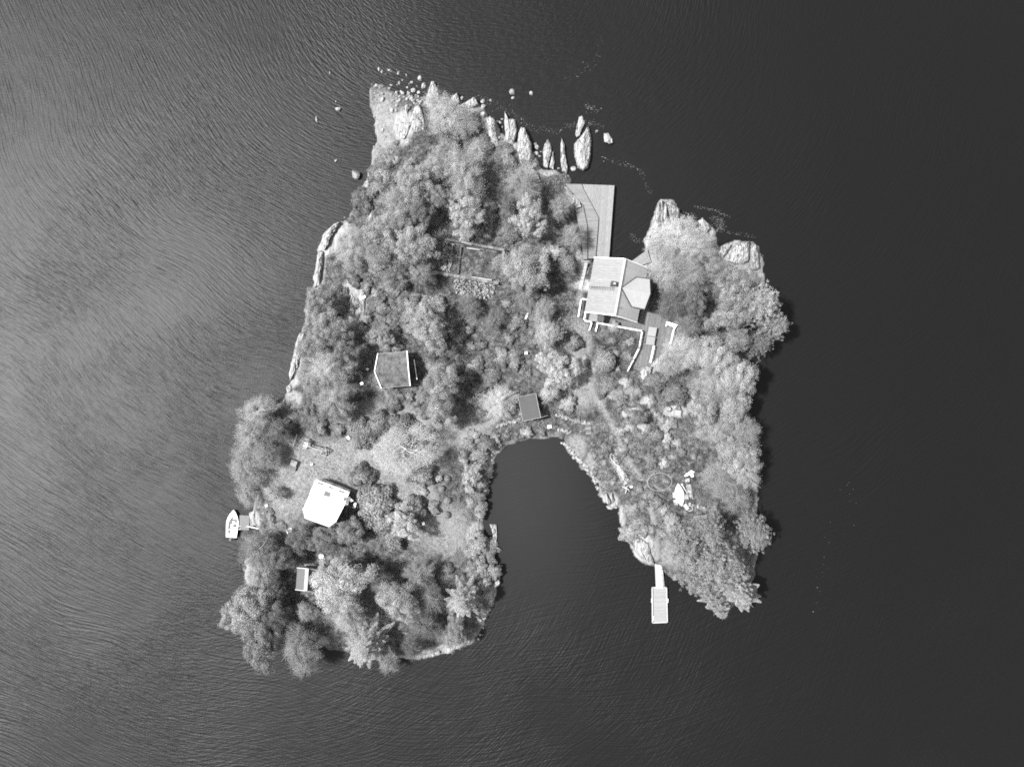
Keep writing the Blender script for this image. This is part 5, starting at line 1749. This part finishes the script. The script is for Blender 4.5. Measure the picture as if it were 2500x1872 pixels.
F = 1.1302
T = [
 # kind, x, y, r (px on the 2212 px wide view), height m, tone, label
 ('feather',962,248,52,5.5,1.25,"pale feathery birch alone at the island's northern point"),
 ('feather',1005,262,34,4.5,1.15,"smaller pale birch touching the northern point's lone birch on its right"),
 ('feather',1000,372,58,7.5,1.15,"big soft crowned tree at the top of the northern wood"),
 ('feather',940,355,34,6,1.2,"pale soft tree left of the big soft crown in the northern wood"),
 ('broad',893,398,44,7,1.15,"bright broad tree on the northern wood's upper left side"),
 ('feather',858,432,36,6.5,1.2,"soft light tree leaning toward the dark northwestern shrubs"),
 ('knob',1005,462,46,7,1.25,"knobbly bright crown in the middle of the northern wood"),
 ('broad',905,452,34,6,.85,"dim tree just left of the knobbly bright crown"),
 ('broad',948,425,28,6,.95,"medium tree squeezed between the soft and the knobbly crowns"),
 ('feather',1132,402,44,7,1.05,"soft tree above the bright knobbly crown near the boat deck"),
 ('knob',1143,470,42,7,1.3,"brightest knobbly crown near the boat deck"),
 ('feather',1100,440,20,5,.8,"small dim tree wedged left of the crowns by the boat deck"),
 ('feather',762,532,44,5.5,1.2,"smooth light tree above the northwestern cliff"),
 ('broad',830,500,44,7.5,1.15,"light tree behind the northwestern cliff's smooth tree"),
 ('broad',822,560,42,7,1.0,"grey tree below the northwest wood's bright crowns"),
 ('broad',895,532,46,8,1.15,"tall broad tree beside the foundation's left end"),
 ('broad',868,480,36,7,1.1,"round tree above the tall broad one left of the foundation"),
 ('feather',905,590,34,6,1.05,"soft tree overlapping the foundation's lower left corner"),
 ('broad',858,598,30,6,.9,"dim low crown west of the foundation's lower corner"),
 ('feather',1238,510,32,5,1.1,"slim soft tree between the woods and the raised deck"),
 ('feather',1210,450,28,4.5,1.05,"soft light tree at the head of the boat decks"),
 ('feather',1225,570,22,4,1.1,"low soft tree beside the house's northwest corner"),
 ('broad',1132,580,56,7.5,1.15,"large lobed tree covering the foundation's right end"),
 ('knob',1160,605,26,6.5,1.25,"bright knob growing out of the lobed tree by the foundation"),
 ('knob',922,700,54,8,1.12,"large round feathery tree standing free above the turf hut"),
 ('broad',690,655,36,7,1.05,"clumpy tree on the west shore above the cliff strips"),
 ('broad',712,712,42,8,1.05,"clumpy tree in the middle of the western row"),
 ('feather',665,748,30,6,1.1,"low soft tree over the bright lower cliff"),
 ('feather',708,795,50,8,1.3,"brightest soft crown left of the turf hut"),
 ('broad',745,770,34,7.5,.9,"greyer crown right of the western row's brightest"),
 ('feather',668,815,34,6,1.05,"soft tree behind the shore cleft on the west side"),
 ('feather',722,862,46,8,1.15,"soft crown at the lower end of the western row"),
 ('broad',680,880,28,6,.8,"dim tree by the west shore's stone heap"),
 ('knob',824,728,26,4.5,1.1,"small textured tree just above the turf hut"),
 ('broad',955,828,44,8,1.1,"lobed tree immediately right of the turf hut"),
 ('broad',950,888,36,7,1.2,"light lobed tree under the one beside the turf hut"),
 ('feather',922,842,24,6,1.0,"small crown between turf hut and the lobed trees"),
 ('feather',1078,868,43,5,1.5,"very bright soft tree left of the flat shed"),
 ('feather',1175,668,28,5,1.15,"slender pale tree in the central thicket"),
 ('feather',1180,718,34,5.5,1.35,"pale tree with thin bright twigs in the central thicket"),
 ('knob',1203,722,18,5,1.15,"rounded small crown clinging to the twiggy pale tree"),
 ('feather',1140,640,34,4.5,.85,"dim feathery tree under the lobed tree by the foundation"),
 ('feather',1015,660,30,4,.8,"dim brushy tree below the rubble heap"),
 ('feather',1070,690,26,4,.85,"second dim brushy tree right of the first below the rubble"),
 ('knob',1205,795,44,6,1.35,"large cauliflower like bright tree beside the slatted lounger"),
 ('knob',1230,815,22,5,1.3,"bright lobe at the right of the cauliflower like tree"),
 ('feather',1187,848,24,4.5,1.45,"small white bright tree at the foot of the cauliflower like tree"),
 ('feather',1466,508,54,5.5,1.45,"largest soft bright tree on the northeast rocks"),
 ('feather',1428,530,36,4.5,1.3,"soft bright tree at the water edge by the house's boardwalk"),
 ('feather',1510,535,38,5,1.2,"soft bright tree behind the creased northeast slab"),
 ('feather',1440,585,46,5.5,1.2,"soft tree just right of the house's cross gable"),
 ('feather',1495,592,40,5,1.05,"greyer soft tree in the middle of the northeast wood"),
 ('feather',1455,655,40,5,.7,"dark low tree in the shade east of the main house"),
 ('broad',1500,650,30,5.5,.75,"dim tree under the eastern giants"),
 ('broad',1560,590,36,7,.9,"grey tree at the top of the eastern edge wood"),
 ('broad',1590,620,44,8.5,1.05,"clumpy tree leading the row of giants on the east edge"),
 ('pine',1640,660,58,10,1.2,"tallest bright giant leaning over the eastern water"),
 ('pine',1668,705,44,8,1.0,"dimmer giant behind the tallest, farthest out over the eastern water"),
 ('broad',1580,680,44,9,1.1,"clumpy giant between the tallest one and the dark shade"),
 ('pine',1640,742,36,6.5,.8,"low dim boughs reaching over the water under the tallest giant"),
 ('broad',1590,735,34,7,1.0,"medium crown under the clumpy giant"),
 ('feather',1485,760,50,6,1.3,"bright soft tree hanging over the terrace's lower edge"),
 ('broad',1545,775,46,7.5,1.2,"light round tree right of the terrace's soft tree"),
 ('feather',1450,785,36,5,1.15,"low soft tree over the pale rock tongue"),
 ('broad',1590,812,46,8.5,1.2,"clumpy light tree at the narrow waist of the east edge"),
 ('pine',1618,808,30,7.5,.9,"dim bough pointing out over the water below the inlet"),
 ('feather',1490,705,30,5,.85,"dull soft tree behind the white corner bench"),
 ('feather',1548,835,44,7,1.25,"light soft crown below the terrace trees"),
 ('broad',1520,880,38,7,1.15,"light crown beside the dark gap in the eastern wood"),
 ('broad',1582,880,44,7.5,1.15,"broad light crown on the east edge south of the waist"),
 ('feather',1605,935,44,7,1.1,"soft crown at the eastern shoreline's middle"),
 ('feather',1548,930,40,6.5,1.2,"soft crown left of the shoreline's middle one"),
 ('broad',1590,985,46,7,1.15,"light broad crown right of the plank stack"),
 ('feather',1612,1022,40,6.5,1.2,"bright soft crown nearest the eastern water below the middle"),
 ('feather',1555,1030,42,6,1.05,"soft crown above the brush and footbridge"),
 ('feather',1590,1072,36,6,.95,"dim soft crown at the lower east edge"),
 ('pine',1478,1180,56,9,1.0,"dark textured pine nearest the gangway"),
 ('pine',1530,1145,52,9,.95,"textured pine at the top of the southeastern group"),
 ('pine',1535,1220,64,9.5,1.05,"big textured pine in the middle of the southeastern group"),
 ('pine',1505,1252,46,8,1.0,"pine leaning over the water right of the pontoon"),
 ('spruce',1598,1282,56,8.5,1.0,"spiky spruce pointing over the water at the southeast tip"),
 ('spruce',1552,1305,44,8,1.0,"spiky spruce with two drooping fingers at the southeast tip"),
 ('pine',1575,1215,46,9,1.0,"clumpy pine right of the big textured pine"),
 ('pine',1628,1148,50,6.5,.95,"wide flat pine with pale bare branches over the eastern water"),
 ('feather',1452,1130,22,3.5,1.35,"small bright tree above the pine nearest the gangway"),
 ('feather',555,885,44,6,1.2,"topmost soft tree of the western spit"),
 ('feather',540,945,48,6.5,1.1,"soft tree in the upper half of the western spit"),
 ('feather',528,1010,44,6,1.1,"soft tree in the middle of the western spit"),
 ('feather',575,985,34,6,1.05,"inner soft tree of the western spit beside the lawn"),
 ('feather',535,1065,34,5,1.1,"lowest soft tree of the western spit above the boat"),
 ('feather',588,1066,22,4,1.35,"small bright tree at the lawn's western border"),
 ('feather',600,930,28,5,.75,"dim tree under the cliff where the lawn begins"),
 ('feather',556,1188,48,6.5,.9,"dull fine tree leaning over the water below the motorboat"),
 ('feather',560,1245,42,6.5,1.15,"pale soft tree on the southwestern cliff"),
 ('broad',600,1205,34,6.5,.75,"dark tree between the southwest cliff and the cabin"),
 ('broad',596,1264,26,5,.65,"very dark tree left of the hidden cabin"),
 ('broad',535,1318,56,8.5,1.1,"big round tree farthest southwest over the water"),
 ('broad',590,1330,36,7,.8,"dim crown right of the big southwestern tree"),
 ('broad',568,1392,54,8.5,.95,"broad tree hanging over the water under the big southwestern tree"),
 ('feather',640,1395,50,8,1.0,"long drooping tree pointing south over the water"),
 ('feather',655,1430,38,7,1.05,"drooping tree tip farthest south in the western wood"),
 ('feather',660,1322,22,6,1.3,"small pale star shaped tree in the dark wood gap"),
 ('broad',735,1255,62,9,1.35,"largest bright tree covering half of the hidden cabin"),
 ('feather',742,1322,46,8,1.35,"smooth bright crown below the largest bright tree"),
 ('broad',700,1165,34,5.5,.8,"dark leafy tree below the white cottage"),
 ('broad',648,1162,32,5,.75,"dark tree beside the white garden chair"),
 ('broad',752,1150,32,5,1.0,"grey leafy tree at the cottage's southeast corner"),
 ('broad',858,1295,46,8,1.15,"round bright tree in the middle of the southern wood"),
 ('feather',815,1250,32,7,.9,"dim crown right of the largest bright tree"),
 ('feather',905,1240,36,5.5,.95,"bristly crown above the southern wood's spruce"),
 ('feather',930,1290,34,5,.85,"dim bristly crown left of the star shaped spruce"),
 ('spruce',1000,1300,46,8,1.1,"star shaped bright spruce near the cove's mouth"),
 ('spruce',790,1398,56,8,1.05,"star shaped spruce at the island's southern edge"),
 ('feather',838,1432,28,5,1.0,"low soft tree right of the southern edge spruce"),
 ('feather',918,1350,38,6,.7,"dark soft tree in the deepest shade of the south"),
 ('broad',982,1368,34,4.5,1.0,"low light tree above the southern rock ledge"),
 ('feather',892,1400,28,5,.65,"dark slender tree near the southern shore"),
 ('knob',873,1130,40,5.5,1.35,"pale oval tree standing at the lawn's southern end"),
 ('knob',1018,1030,27,3.5,1.3,"pale round tree on the cove's western bank"),
 ('feather',740,890,26,5,.7,"dim tree beside the dark hollow south of the western row"),
 ('broad',1380,900,20,3.5,.9,"small dark garden tree below the flowerbed"),
]
for k, x, y, r_, h, tone, lb in T:
    tree(k, x * F, y * F, r_ * F, h, tone, lb)

# the leafless tree
bm_, bl_ = crown_bare(3)
x, y, g = PG(986, 1098, 0)
x, y = Wp(988, 1096, g + 4)
bt_ = thing("bare_tree", "nearly leafless pale tree spreading its twigs over the lawn", "tree", (x, y, ground(x, y)))
tr = MB().tube([(x, y, ground(x, y) - .5), (x + .1, y, ground(x, y) + 2), (x, y, ground(x, y) + 3.4)], [.24, .18, .13], 8).build("trunk", M['twig'], bt_)
o = bpy.data.objects.new("branches", bm_); o.parent = bt_; o.scale = (1.4, 1.15, .85); col.objects.link(o)
o = bpy.data.objects.new("crown", bl_); o.parent = bt_; o.scale = (1.4, 1.15, .85); o.color = (1.7, 1.7, 1.7, 1); col.objects.link(o)

def shrub(px, py, r_, tone, label, hz=.9, ball=False, group=None, name="shrub"):
    x, y, g = PG(px, py, r_ / S * .5)
    o = bpy.data.objects.new(name, BALL[0] if ball else R.choice(BUSH))
    s = r_ / S
    o.scale = (s * U(.95, 1.05), s * U(.95, 1.05), s * hz)
    o.rotation_euler = (0, 0, U(0, 6.28))
    o.location = (x, y, g - .08)
    o.color = (tone, tone, tone, 1)
    col.objects.link(o)
    tag(o, label, "shrub", group)
shrub(1477, 882, 27, 1.15, "big clipped globe shrub beside the terrace garden", 1.0, True, name="hedge_ball")
GB = "clipped round bushes on the lawn by the cove"
for p, r_, lb in (((1092,1168),8,"clipped bush topmost of the lawn's round bushes"), ((1078,1193),8,"clipped bush second from the top on the lawn"),
                  ((1092,1222),9,"largest clipped round bush of the lawn"), ((1090,1257),9,"clipped bush at the lawn's curved edging"),):
    shrub(p[0], p[1], r_, 1.2, lb, 1.0, True, GB, "hedge_ball")
SH = [
 (941,424,30,.75,"dark spiny shrub mass on the northwest shore",.6), (925,455,22,.7,"lower dark spiny shrub on the northwest shore",.6),
 (885,1160,28,.7,"dark bush at the lawn's centre right",.8), (905,1195,24,.65,"dark bush below the lawn's centre right bush",.8),
 (1030,1162,27,.85,"textured round bush between the bare tree and the cove",.75), (915,1235,48,.75,"large dark rhododendron east of the cottage",.55),
 (935,1270,36,.75,"lower dark rhododendron east of the cottage",.6), (1015,1245,30,.7,"dark bush behind the pale oval tree",.8),
 (960,1310,32,.75,"dark shrub right of the cottage's grey tree",.6), (1057,1240,16,1.0,"small twiggy bush on the lawn's path",.7),
 (1067,1167,11,1.6,"small white bright shrub on the lawn",.7), (1032,1202,12,1.3,"pale tuft on the lawn under the textured round bush",.6),
 (1481,940,27,.6,"dark hexagonal flowerbed under the globe shrub",.35), (1403,834,20,.75,"dark oval shrub behind the cauliflower like tree",.9),
 (1205,618+0,1,.0,"",0) if False else (1361,618,20,1.35,"small bright fluffy bush right of the foundation",.9),
 (780,1042,20,.9,"dark round bush at the lawn's upper border",.8), (830,1048,14,.9,"smaller round bush beside the lawn's upper border bush",.8),
 (885,1055,34,.65,"dark spotted shrub mass above the lawn",.6), (925,1040,30,.6,"dark shrub mass left of the hut path",.6),
 (975,1045,34,.7,"spotted shrub mass right of the hut path",.6), (1020,1060,26,.65,"dark shrub right of the bare tree",.6),
 (1187,1085,22,.6,"dark shrub at the cove's upper left corner",.7), (1170,1110,20,.9,"grey tangled shrub on the cove's western bank",.6),
 (1630,1070,13,1.45,"upper white flowering bush in the east garden",.8), (1622,1130,13,1.4,"lower white flowering bush in the east garden",.8),
 (1585,978,17,1.3,"white blooming shrub left of the crate in the east garden",.6), (1632,1035,18,1.15,"pale shrub under the rocks of the east garden",.6),
 (1540,1040,16,1.1,"pale shrub below the squarish white boulder",.6), (1575,1045,16,1.2,"pale shrub in the middle of the east garden",.6),
 (1600,1062,16,.7,"dark shrub left of the upper white flowering bush",.7), (1590,1125,18,.7,"dark shrub above the white hoop",.7),
 (1517,1052,12,1.2,"small pale shrub beside the garden path",.6), (1560,1190,14,.7,"dark shrub at the left of the white hoop",.6),
 (1590,1205,15,.65,"dark shrub under the white hoop",.6), (1605,1240,10,1.3,"small white shrub below the hoop",.6),
 (1520,1100,14,1.0,"shrub touching the upper end of the boat slip",.6), (1560,1065,14,.75,"dark tuft shrub by the path in the east garden",.6),
 (1286,1055,14,1.35,"pale fluffy bush right under the flat shed",.7), (1388,985,20,1.2,"pale textured bush above the long stone wall",.7),
 (1541,834,11,1.0,"leafy shrub inside the railing bend above the terrace steps",.6), (1534,872,12,.9,"shrub along the terrace railing's lower part",.6),
 (1500,800,14,1.1,"shrub close under the long white railing",.5), (1530,935,16,1.2,"pale shrub below the terrace steps",.6),
 (1510,965,22,.85,"tangled shrub right of the dark flowerbed",.5), (1545,955,20,.8,"tangled shrub below the pale rock tongue",.5),
 (1600,930,24,.6,"dark shrub in the eastern wood's gap",.6), (1650,960,26,.55,"very dark shrub beside the lamp head",.6),
 (1155,1060,14,1.1,"grey brush on the shore path bank",.5), (1195,1340,24,1.15,"pale brush behind the stone jetty wall",.5),
 (1170,1390,26,.9,"low shrub on the western arm's shoulder",.5), (1165,1370,18,1.2,"pale grassy shrub on the western arm",.5),
 (700,1040,16,.75,"dark knotted shrub below the western trees",.7), (672,1035,20,.75,"dark shrub where the western spit begins",.7),
 (655,1260,16,.9,"shrub on the bank right of the dock",.6), (675,1290,20,1.0,"grassy shrub below the bank",.5),
 (1540,1300,26,.95,"shrub above the cracked white rock",.5), (1560,1270,24,.7,"dark shrub beside the southern path",.5),
 (1545,1245,20,.9,"shrub between path and cove cliff",.5), (1640,1290,22,1.0,"grassy shrub above the southeastern pines",.5),
 (1150,560,26,.6,"dark shrub above the foundation",.5), (1240,560,28,.55,"very dark low shrub in the shade north of the lobed tree",.5),
 (1190,520,26,.6,"dark shrub between the northern crowns",.5), (1060,320,20,.6,"dark hole shrub beside the smooth rock dome",.4),
 (1090,360,40,.55,"dark wide shrub under the northern birches",.4), (1170,350,30,.7,"grey shrub behind the long rock slabs",.4),
 (1230,380,30,.7,"shrub behind the third long slab",.4), (1290,415,24,1.0,"grey shrub behind the rock fins",.4),
 (1000,745,24,.7,"dark shrub left of the rubble heap",.5), (960,690,30,.8,"grey shrub in the western clearing",.4),
 (830,730,26,.75,"shrub beside the western cliff strips",.5), (925,745,24,.65,"dark shrub above the white slanted box",.5),
]
for s_ in SH:
    px, py, r_, tone, lb, hz = s_
    shrub(px, py, r_, tone, lb, hz)


MARKS = [(1500,700,"the main house"), (1477,882,"the clipped globe shrub"), (1422,920,"the slatted lounger"), (1362,897,"the cauliflower like tree"),
 (1292,995,"the flat shed"), (1216,981,"the bright tree beside the flat shed"), (958,902,"the turf hut"), (1042,791,"the free standing round tree"), (1150,635,"the stone foundation"),
 (1165,710,"the rubble heap"), (1284,862,"the white lamp post"), (1286,772,"the white leaning board"), (988,1096,"the leafless tree"), (796,1230,"the white cottage"),
 (1610,1176,"the white hoop"), (1659,1207,"the overturned rowboat"), (1527,1010,"the squarish white boulder"), (1654,1007,"the boarded crate"), (1630,1070,"the upper white flowering bush"),
 (1505,1150,"the boat slip"), (1540,1345,"the cracked white rock"), (1205,1300,"the stone jetty wall"), (1130,1469,"the star shaped spruce"), (1150,1164,"the pale tree on the cove bank"),
 (1092,1222,"the clipped round bushes"), (957,268,"the meadow's boulder trio"), (990,320,"the bare rock slabs"), (941,424,"the dark spiny shrub mass"), (1395,1024,"the long stone wall"),
 (1590,865,"the terrace"), (882,750,"the bare rock rib"), (976,1035,"the hut path"), (860,565,"the northwestern cliff tree")]
USED = set()
def describe(px, py, rs, tn, lab):
    size = "tiny" if rs < 8 else "small" if rs < 12 else "medium" if rs < 16 else "broad"
    tone = "dark" if tn < .7 else "grey" if tn < .95 else "pale"
    what = "tussock" if "tussock" in lab else "shrub"
    ms = sorted(MARKS, key=lambda m: math.hypot(m[0] - px, m[1] - py))[:3]
    for mx, my, nm in ms:
        dx, dy = px - mx, py - my
        d = math.hypot(dx, dy)
        v = "above" if dy < 0 else "below"
        h = "left" if dx < 0 else "right"
        if abs(dx) > 2.2 * abs(dy): pos = h + " of"
        elif abs(dy) > 2.2 * abs(dx): pos = v
        else: pos = v + " and " + h + " of"
        near = "just " if d < 45 else "" if d < 90 else "well "
        l = f"{size} {tone} {what} {near}{pos} {nm}"
        if l not in USED:
            USED.add(l)
            return l
    return lab
def thicket(poly, n, lab, grp, rr=(8, 20), tones=(.55, 1.25)):
    P = np.array(poly)
    k = 0; tries = 0
    while k < n and tries < 4000:
        tries += 1
        px = U(P[:, 0].min(), P[:, 0].max()); py = U(P[:, 1].min(), P[:, 1].max())
        if not poly_mask(poly, np.array([px]), np.array([py]))[0]: continue
        x, y, g = PG(px, py)
        if sdist(x, y) < .4 or any(poly_mask(b, np.array([px]), np.array([py]))[0] for b in BUILT): continue
        i = int((x - gx[0]) / GS); j = int((y - gy[0]) / GS)
        if PT[i, j] > .4 or (LW[i, j] > .75): continue
        k += 1
        rs, tn = U(*rr), U(*tones)
        shrub(px, py, rs, tn, describe(px, py, rs, tn, lab), U(.45, .9), group=grp)
BUILT = [[(1445,625),(1590,650),(1565,810),(1412,780)], [(905,850),(1020,850),(1020,950),(915,955)], [(1255,955),(1318,950),(1335,1030),(1268,1035)],
         [(760,1160),(875,1195),(830,1300),(730,1275)], [(715,1375),(785,1380),(780,1455),(712,1450)], D_OUT, D_MID, D_IN, D_NE, D_S,
         [(1475,1095),(1500,1095),(1545,1185),(1520,1205)], [(1596,1370),(1622,1370),(1622,1440),(1596,1440)], [(1575,1150),(1740,1140),(1740,1275),(1575,1210)],
         [(1120,590),(1235,600),(1235,740),(1100,730)]]
thicket([(1030,740),(1330,740),(1400,800),(1330,930),(1180,960),(1050,930),(1010,850)], 43, "low mixed shrub in the island's central thicket", "shrubs of the central thicket", (9, 22), (.4, .95))
thicket([(1130,1080),(1200,1075),(1205,1200),(1178,1270),(1140,1240),(1130,1150)], 16, "low shrub on the bank west of the cove", "shrubs on the cove's west bank", (8, 18))
thicket([(1120,1090),(1240,1050),(1370,1050),(1370,1078),(1220,1085),(1190,1110)], 13, "small shrub on the bank at the head of the cove", "shrubs at the head of the cove", (6, 13))
thicket([(1480,960),(1660,940),(1700,1130),(1560,1140),(1520,1060)], 28, "small garden shrub among the east arm's flowering bushes", "shrubs of the east garden", (6, 15), (.45, 1.15))
thicket([(1520,1200),(1600,1180),(1660,1270),(1600,1330),(1530,1310)], 16, "small shrub beside the path of the east arm", "shrubs on the lower east arm", (7, 16))
thicket([(1030,1330),(1200,1290),(1215,1400),(1180,1520),(1060,1480)], 18, "low shrub on the shoulder of the western arm", "shrubs on the western arm", (9, 22), (.6, 1.2))
thicket([(860,640),(1060,700),(1000,860),(860,820),(800,720)], 21, "low shrub between the western row and the round tree", "shrubs of the western clearing", (8, 20), (.55, 1.15))
thicket([(930,950),(1060,950),(1075,1040),(960,1050)], 13, "dark speckled shrub on the slope above the bare tree", "shrubs above the bare tree", (10, 22), (.5, .9))
thicket([(905,215),(1000,235),(1010,400),(930,420)], 9, "pale grass tussock on the northwest meadow", "tussocks of the northwest meadow", (5, 12), (.8, 1.3))
thicket([(870,430),(930,400),(900,520),(800,560),(840,520)], 11, "dark spiny scrub along the northwest shore", "scrub along the northwest shore", (9, 18), (.5, .85))
thicket([(1440,1080),(1500,1060),(1530,1180),(1500,1215),(1450,1150)], 22, "low shrub on the bank between the boat slip and the cove", "shrubs beside the boat slip", (5, 12), (.5, 1.0))
thicket([(1400,830),(1515,825),(1520,880),(1500,960),(1440,900)], 12, "shrub in the garden below the main house", "shrubs below the main house", (6, 14), (.6, 1.2))

# ------------------------------------------------------------------ undergrowth, grass, foam (nobody could count them)
BUILT2 = [[(1445,625),(1585,650),(1560,790),(1425,770)], [(915,858),(1000,855),(1005,945),(925,950)], [(1262,965),(1310,958),(1323,1020),(1275,1030)],
         [(768,1168),(855,1200),(822,1292),(738,1268)], [(722,1383),(778,1390),(775,1447),(720,1440)], D_OUT, D_MID, D_IN, D_NE, D_S,
         [(1480,1105),(1496,1103),(1536,1178),(1524,1190)], [(1596,1370),(1622,1370),(1622,1440),(1596,1440)]]
def under():
    n = 190000
    X = rng.uniform(gx[0], gx[-1], n); Y = rng.uniform(gy[0], gy[-1], n)
    i = ((X - gx[0]) / GS).astype(int); j = ((Y - gy[0]) / GS).astype(int)
    i = np.clip(i, 0, len(gx) - 2); j = np.clip(j, 0, len(gy) - 2)
    s = SD[i, j]; rk = RK[i, j]; pt = PT[i, j]; lw = LW[i, j]
    ok = (s > .35) & (rng.random(n) > rk * 1.05) & (rng.random(n) > pt)
    for b in BUILT2: ok &= ~poly_mask(pw(b, 1.5), X, Y)
    X, Y, i, j, lw, s = X[ok], Y[ok], i[ok], j[ok], lw[ok], s[ok]
    mound = fbm(X, Y, 2.2, 401, 4) * 3.2 + .4
    hgt = np.clip(mound, .03, 1.3) * (1 - .88 * lw) * 1.1 * np.clip(s / 3, .3, 1) + .05
    kinds = .85 + fbm(X, Y, 5, 411, 3) * 1.6 + fbm(X, Y, 1.0, 431, 3) * 1.8
    kinds = np.clip(kinds, .25, 2.0) * (1 + .25 * lw) 
    bright = rng.random(len(X)) < .03
    kinds = np.where(bright, kinds * 1.9, kinds)
    Zg = Z[i, j]
    per = 5
    m = len(X) * per
    idx = np.repeat(np.arange(len(X)), per)
    C = np.stack([X[idx] + rng.normal(size=m) * .10, Y[idx] + rng.normal(size=m) * .10, Zg[idx] + hgt[idx] * rng.uniform(.25, 1, m) + .02], 1)
    Nn = rng.normal(size=(m, 3)) * .8 + np.array([0, 0, .8])
    sz = rng.uniform(.07, .19, m) * (1 - .35 * lw[idx])
    me = leaf_mesh("undergrowth", C, Nn, sz, kinds[idx] * rng.uniform(.65, 1.35, m), M['under'])
    o = bpy.data.objects.new("undergrowth", me)
    col.objects.link(o)
    tag(o, "tangled ground cover of weeds, grass and low plants over the whole island", "undergrowth", kind="stuff")
    print("undergrowth tufts", len(X))
under()

def foam():
    mb = MB()
    spots = [([(1165,235),(1210,262),(1260,280),(1300,320)], 150, 10), ([(1300,310),(1360,322),(1400,305),(1440,300),(1475,310)], 150, 7),
             ([(1430,260),(1455,268)], 60, 9), ([(1470,385),(1520,400),(1560,412),(1588,470)], 110, 6), ([(1735,530),(1760,535),(1765,560),(1745,545)], 170, 7),
             ([(1690,505),(1740,512),(1780,530)], 90, 4), ([(1745,560),(1800,570),(1845,580)], 70, 4), ([(1540,575),(1556,590)], 40, 7),
             ([(925,178),(960,178)], 40, 7), ([(905,205),(925,212),(950,215)], 50, 3), ([(1860,610),(1862,650)], 30, 4),
             ([(2080,1150),(2070,1320)], 14, 16), ([(2030,1240),(2010,1400),(1990,1500)], 18, 16),
             ([(1470,90),(1450,150),(1390,200)], 50, 12),
             ([(900,200),(930,230)], 20, 4)]
    for pts, n, sp in spots:
        for _ in range(n):
            t = U(0, len(pts) - 1.001); i = int(t); f = t - i
            x = pts[i][0] * (1 - f) + pts[i + 1][0] * f + R.gauss(0, sp * .6); y = pts[i][1] * (1 - f) + pts[i + 1][1] * f + R.gauss(0, sp * .6)
            X, Y = Wp(x, y, 0)
            s = U(.02, .06) if R.random() < .92 else U(.06, .11)
            a = U(0, 3)
            P = [(X + 1.5 * s * math.cos(k * 1.257) * U(.6, 1.3), Y + s * math.sin(k * 1.257) * U(.4, .9), .02) for k in range(5)]
            mb.add(P + [(X, Y, .04)], [(k, (k + 1) % 5, 5) for k in range(5)])
    o = mb.build("sea_foam", M['foam'])
    tag(o, "specks and streaks of white foam drifting by the rocks", "foam", kind="stuff")
foam()
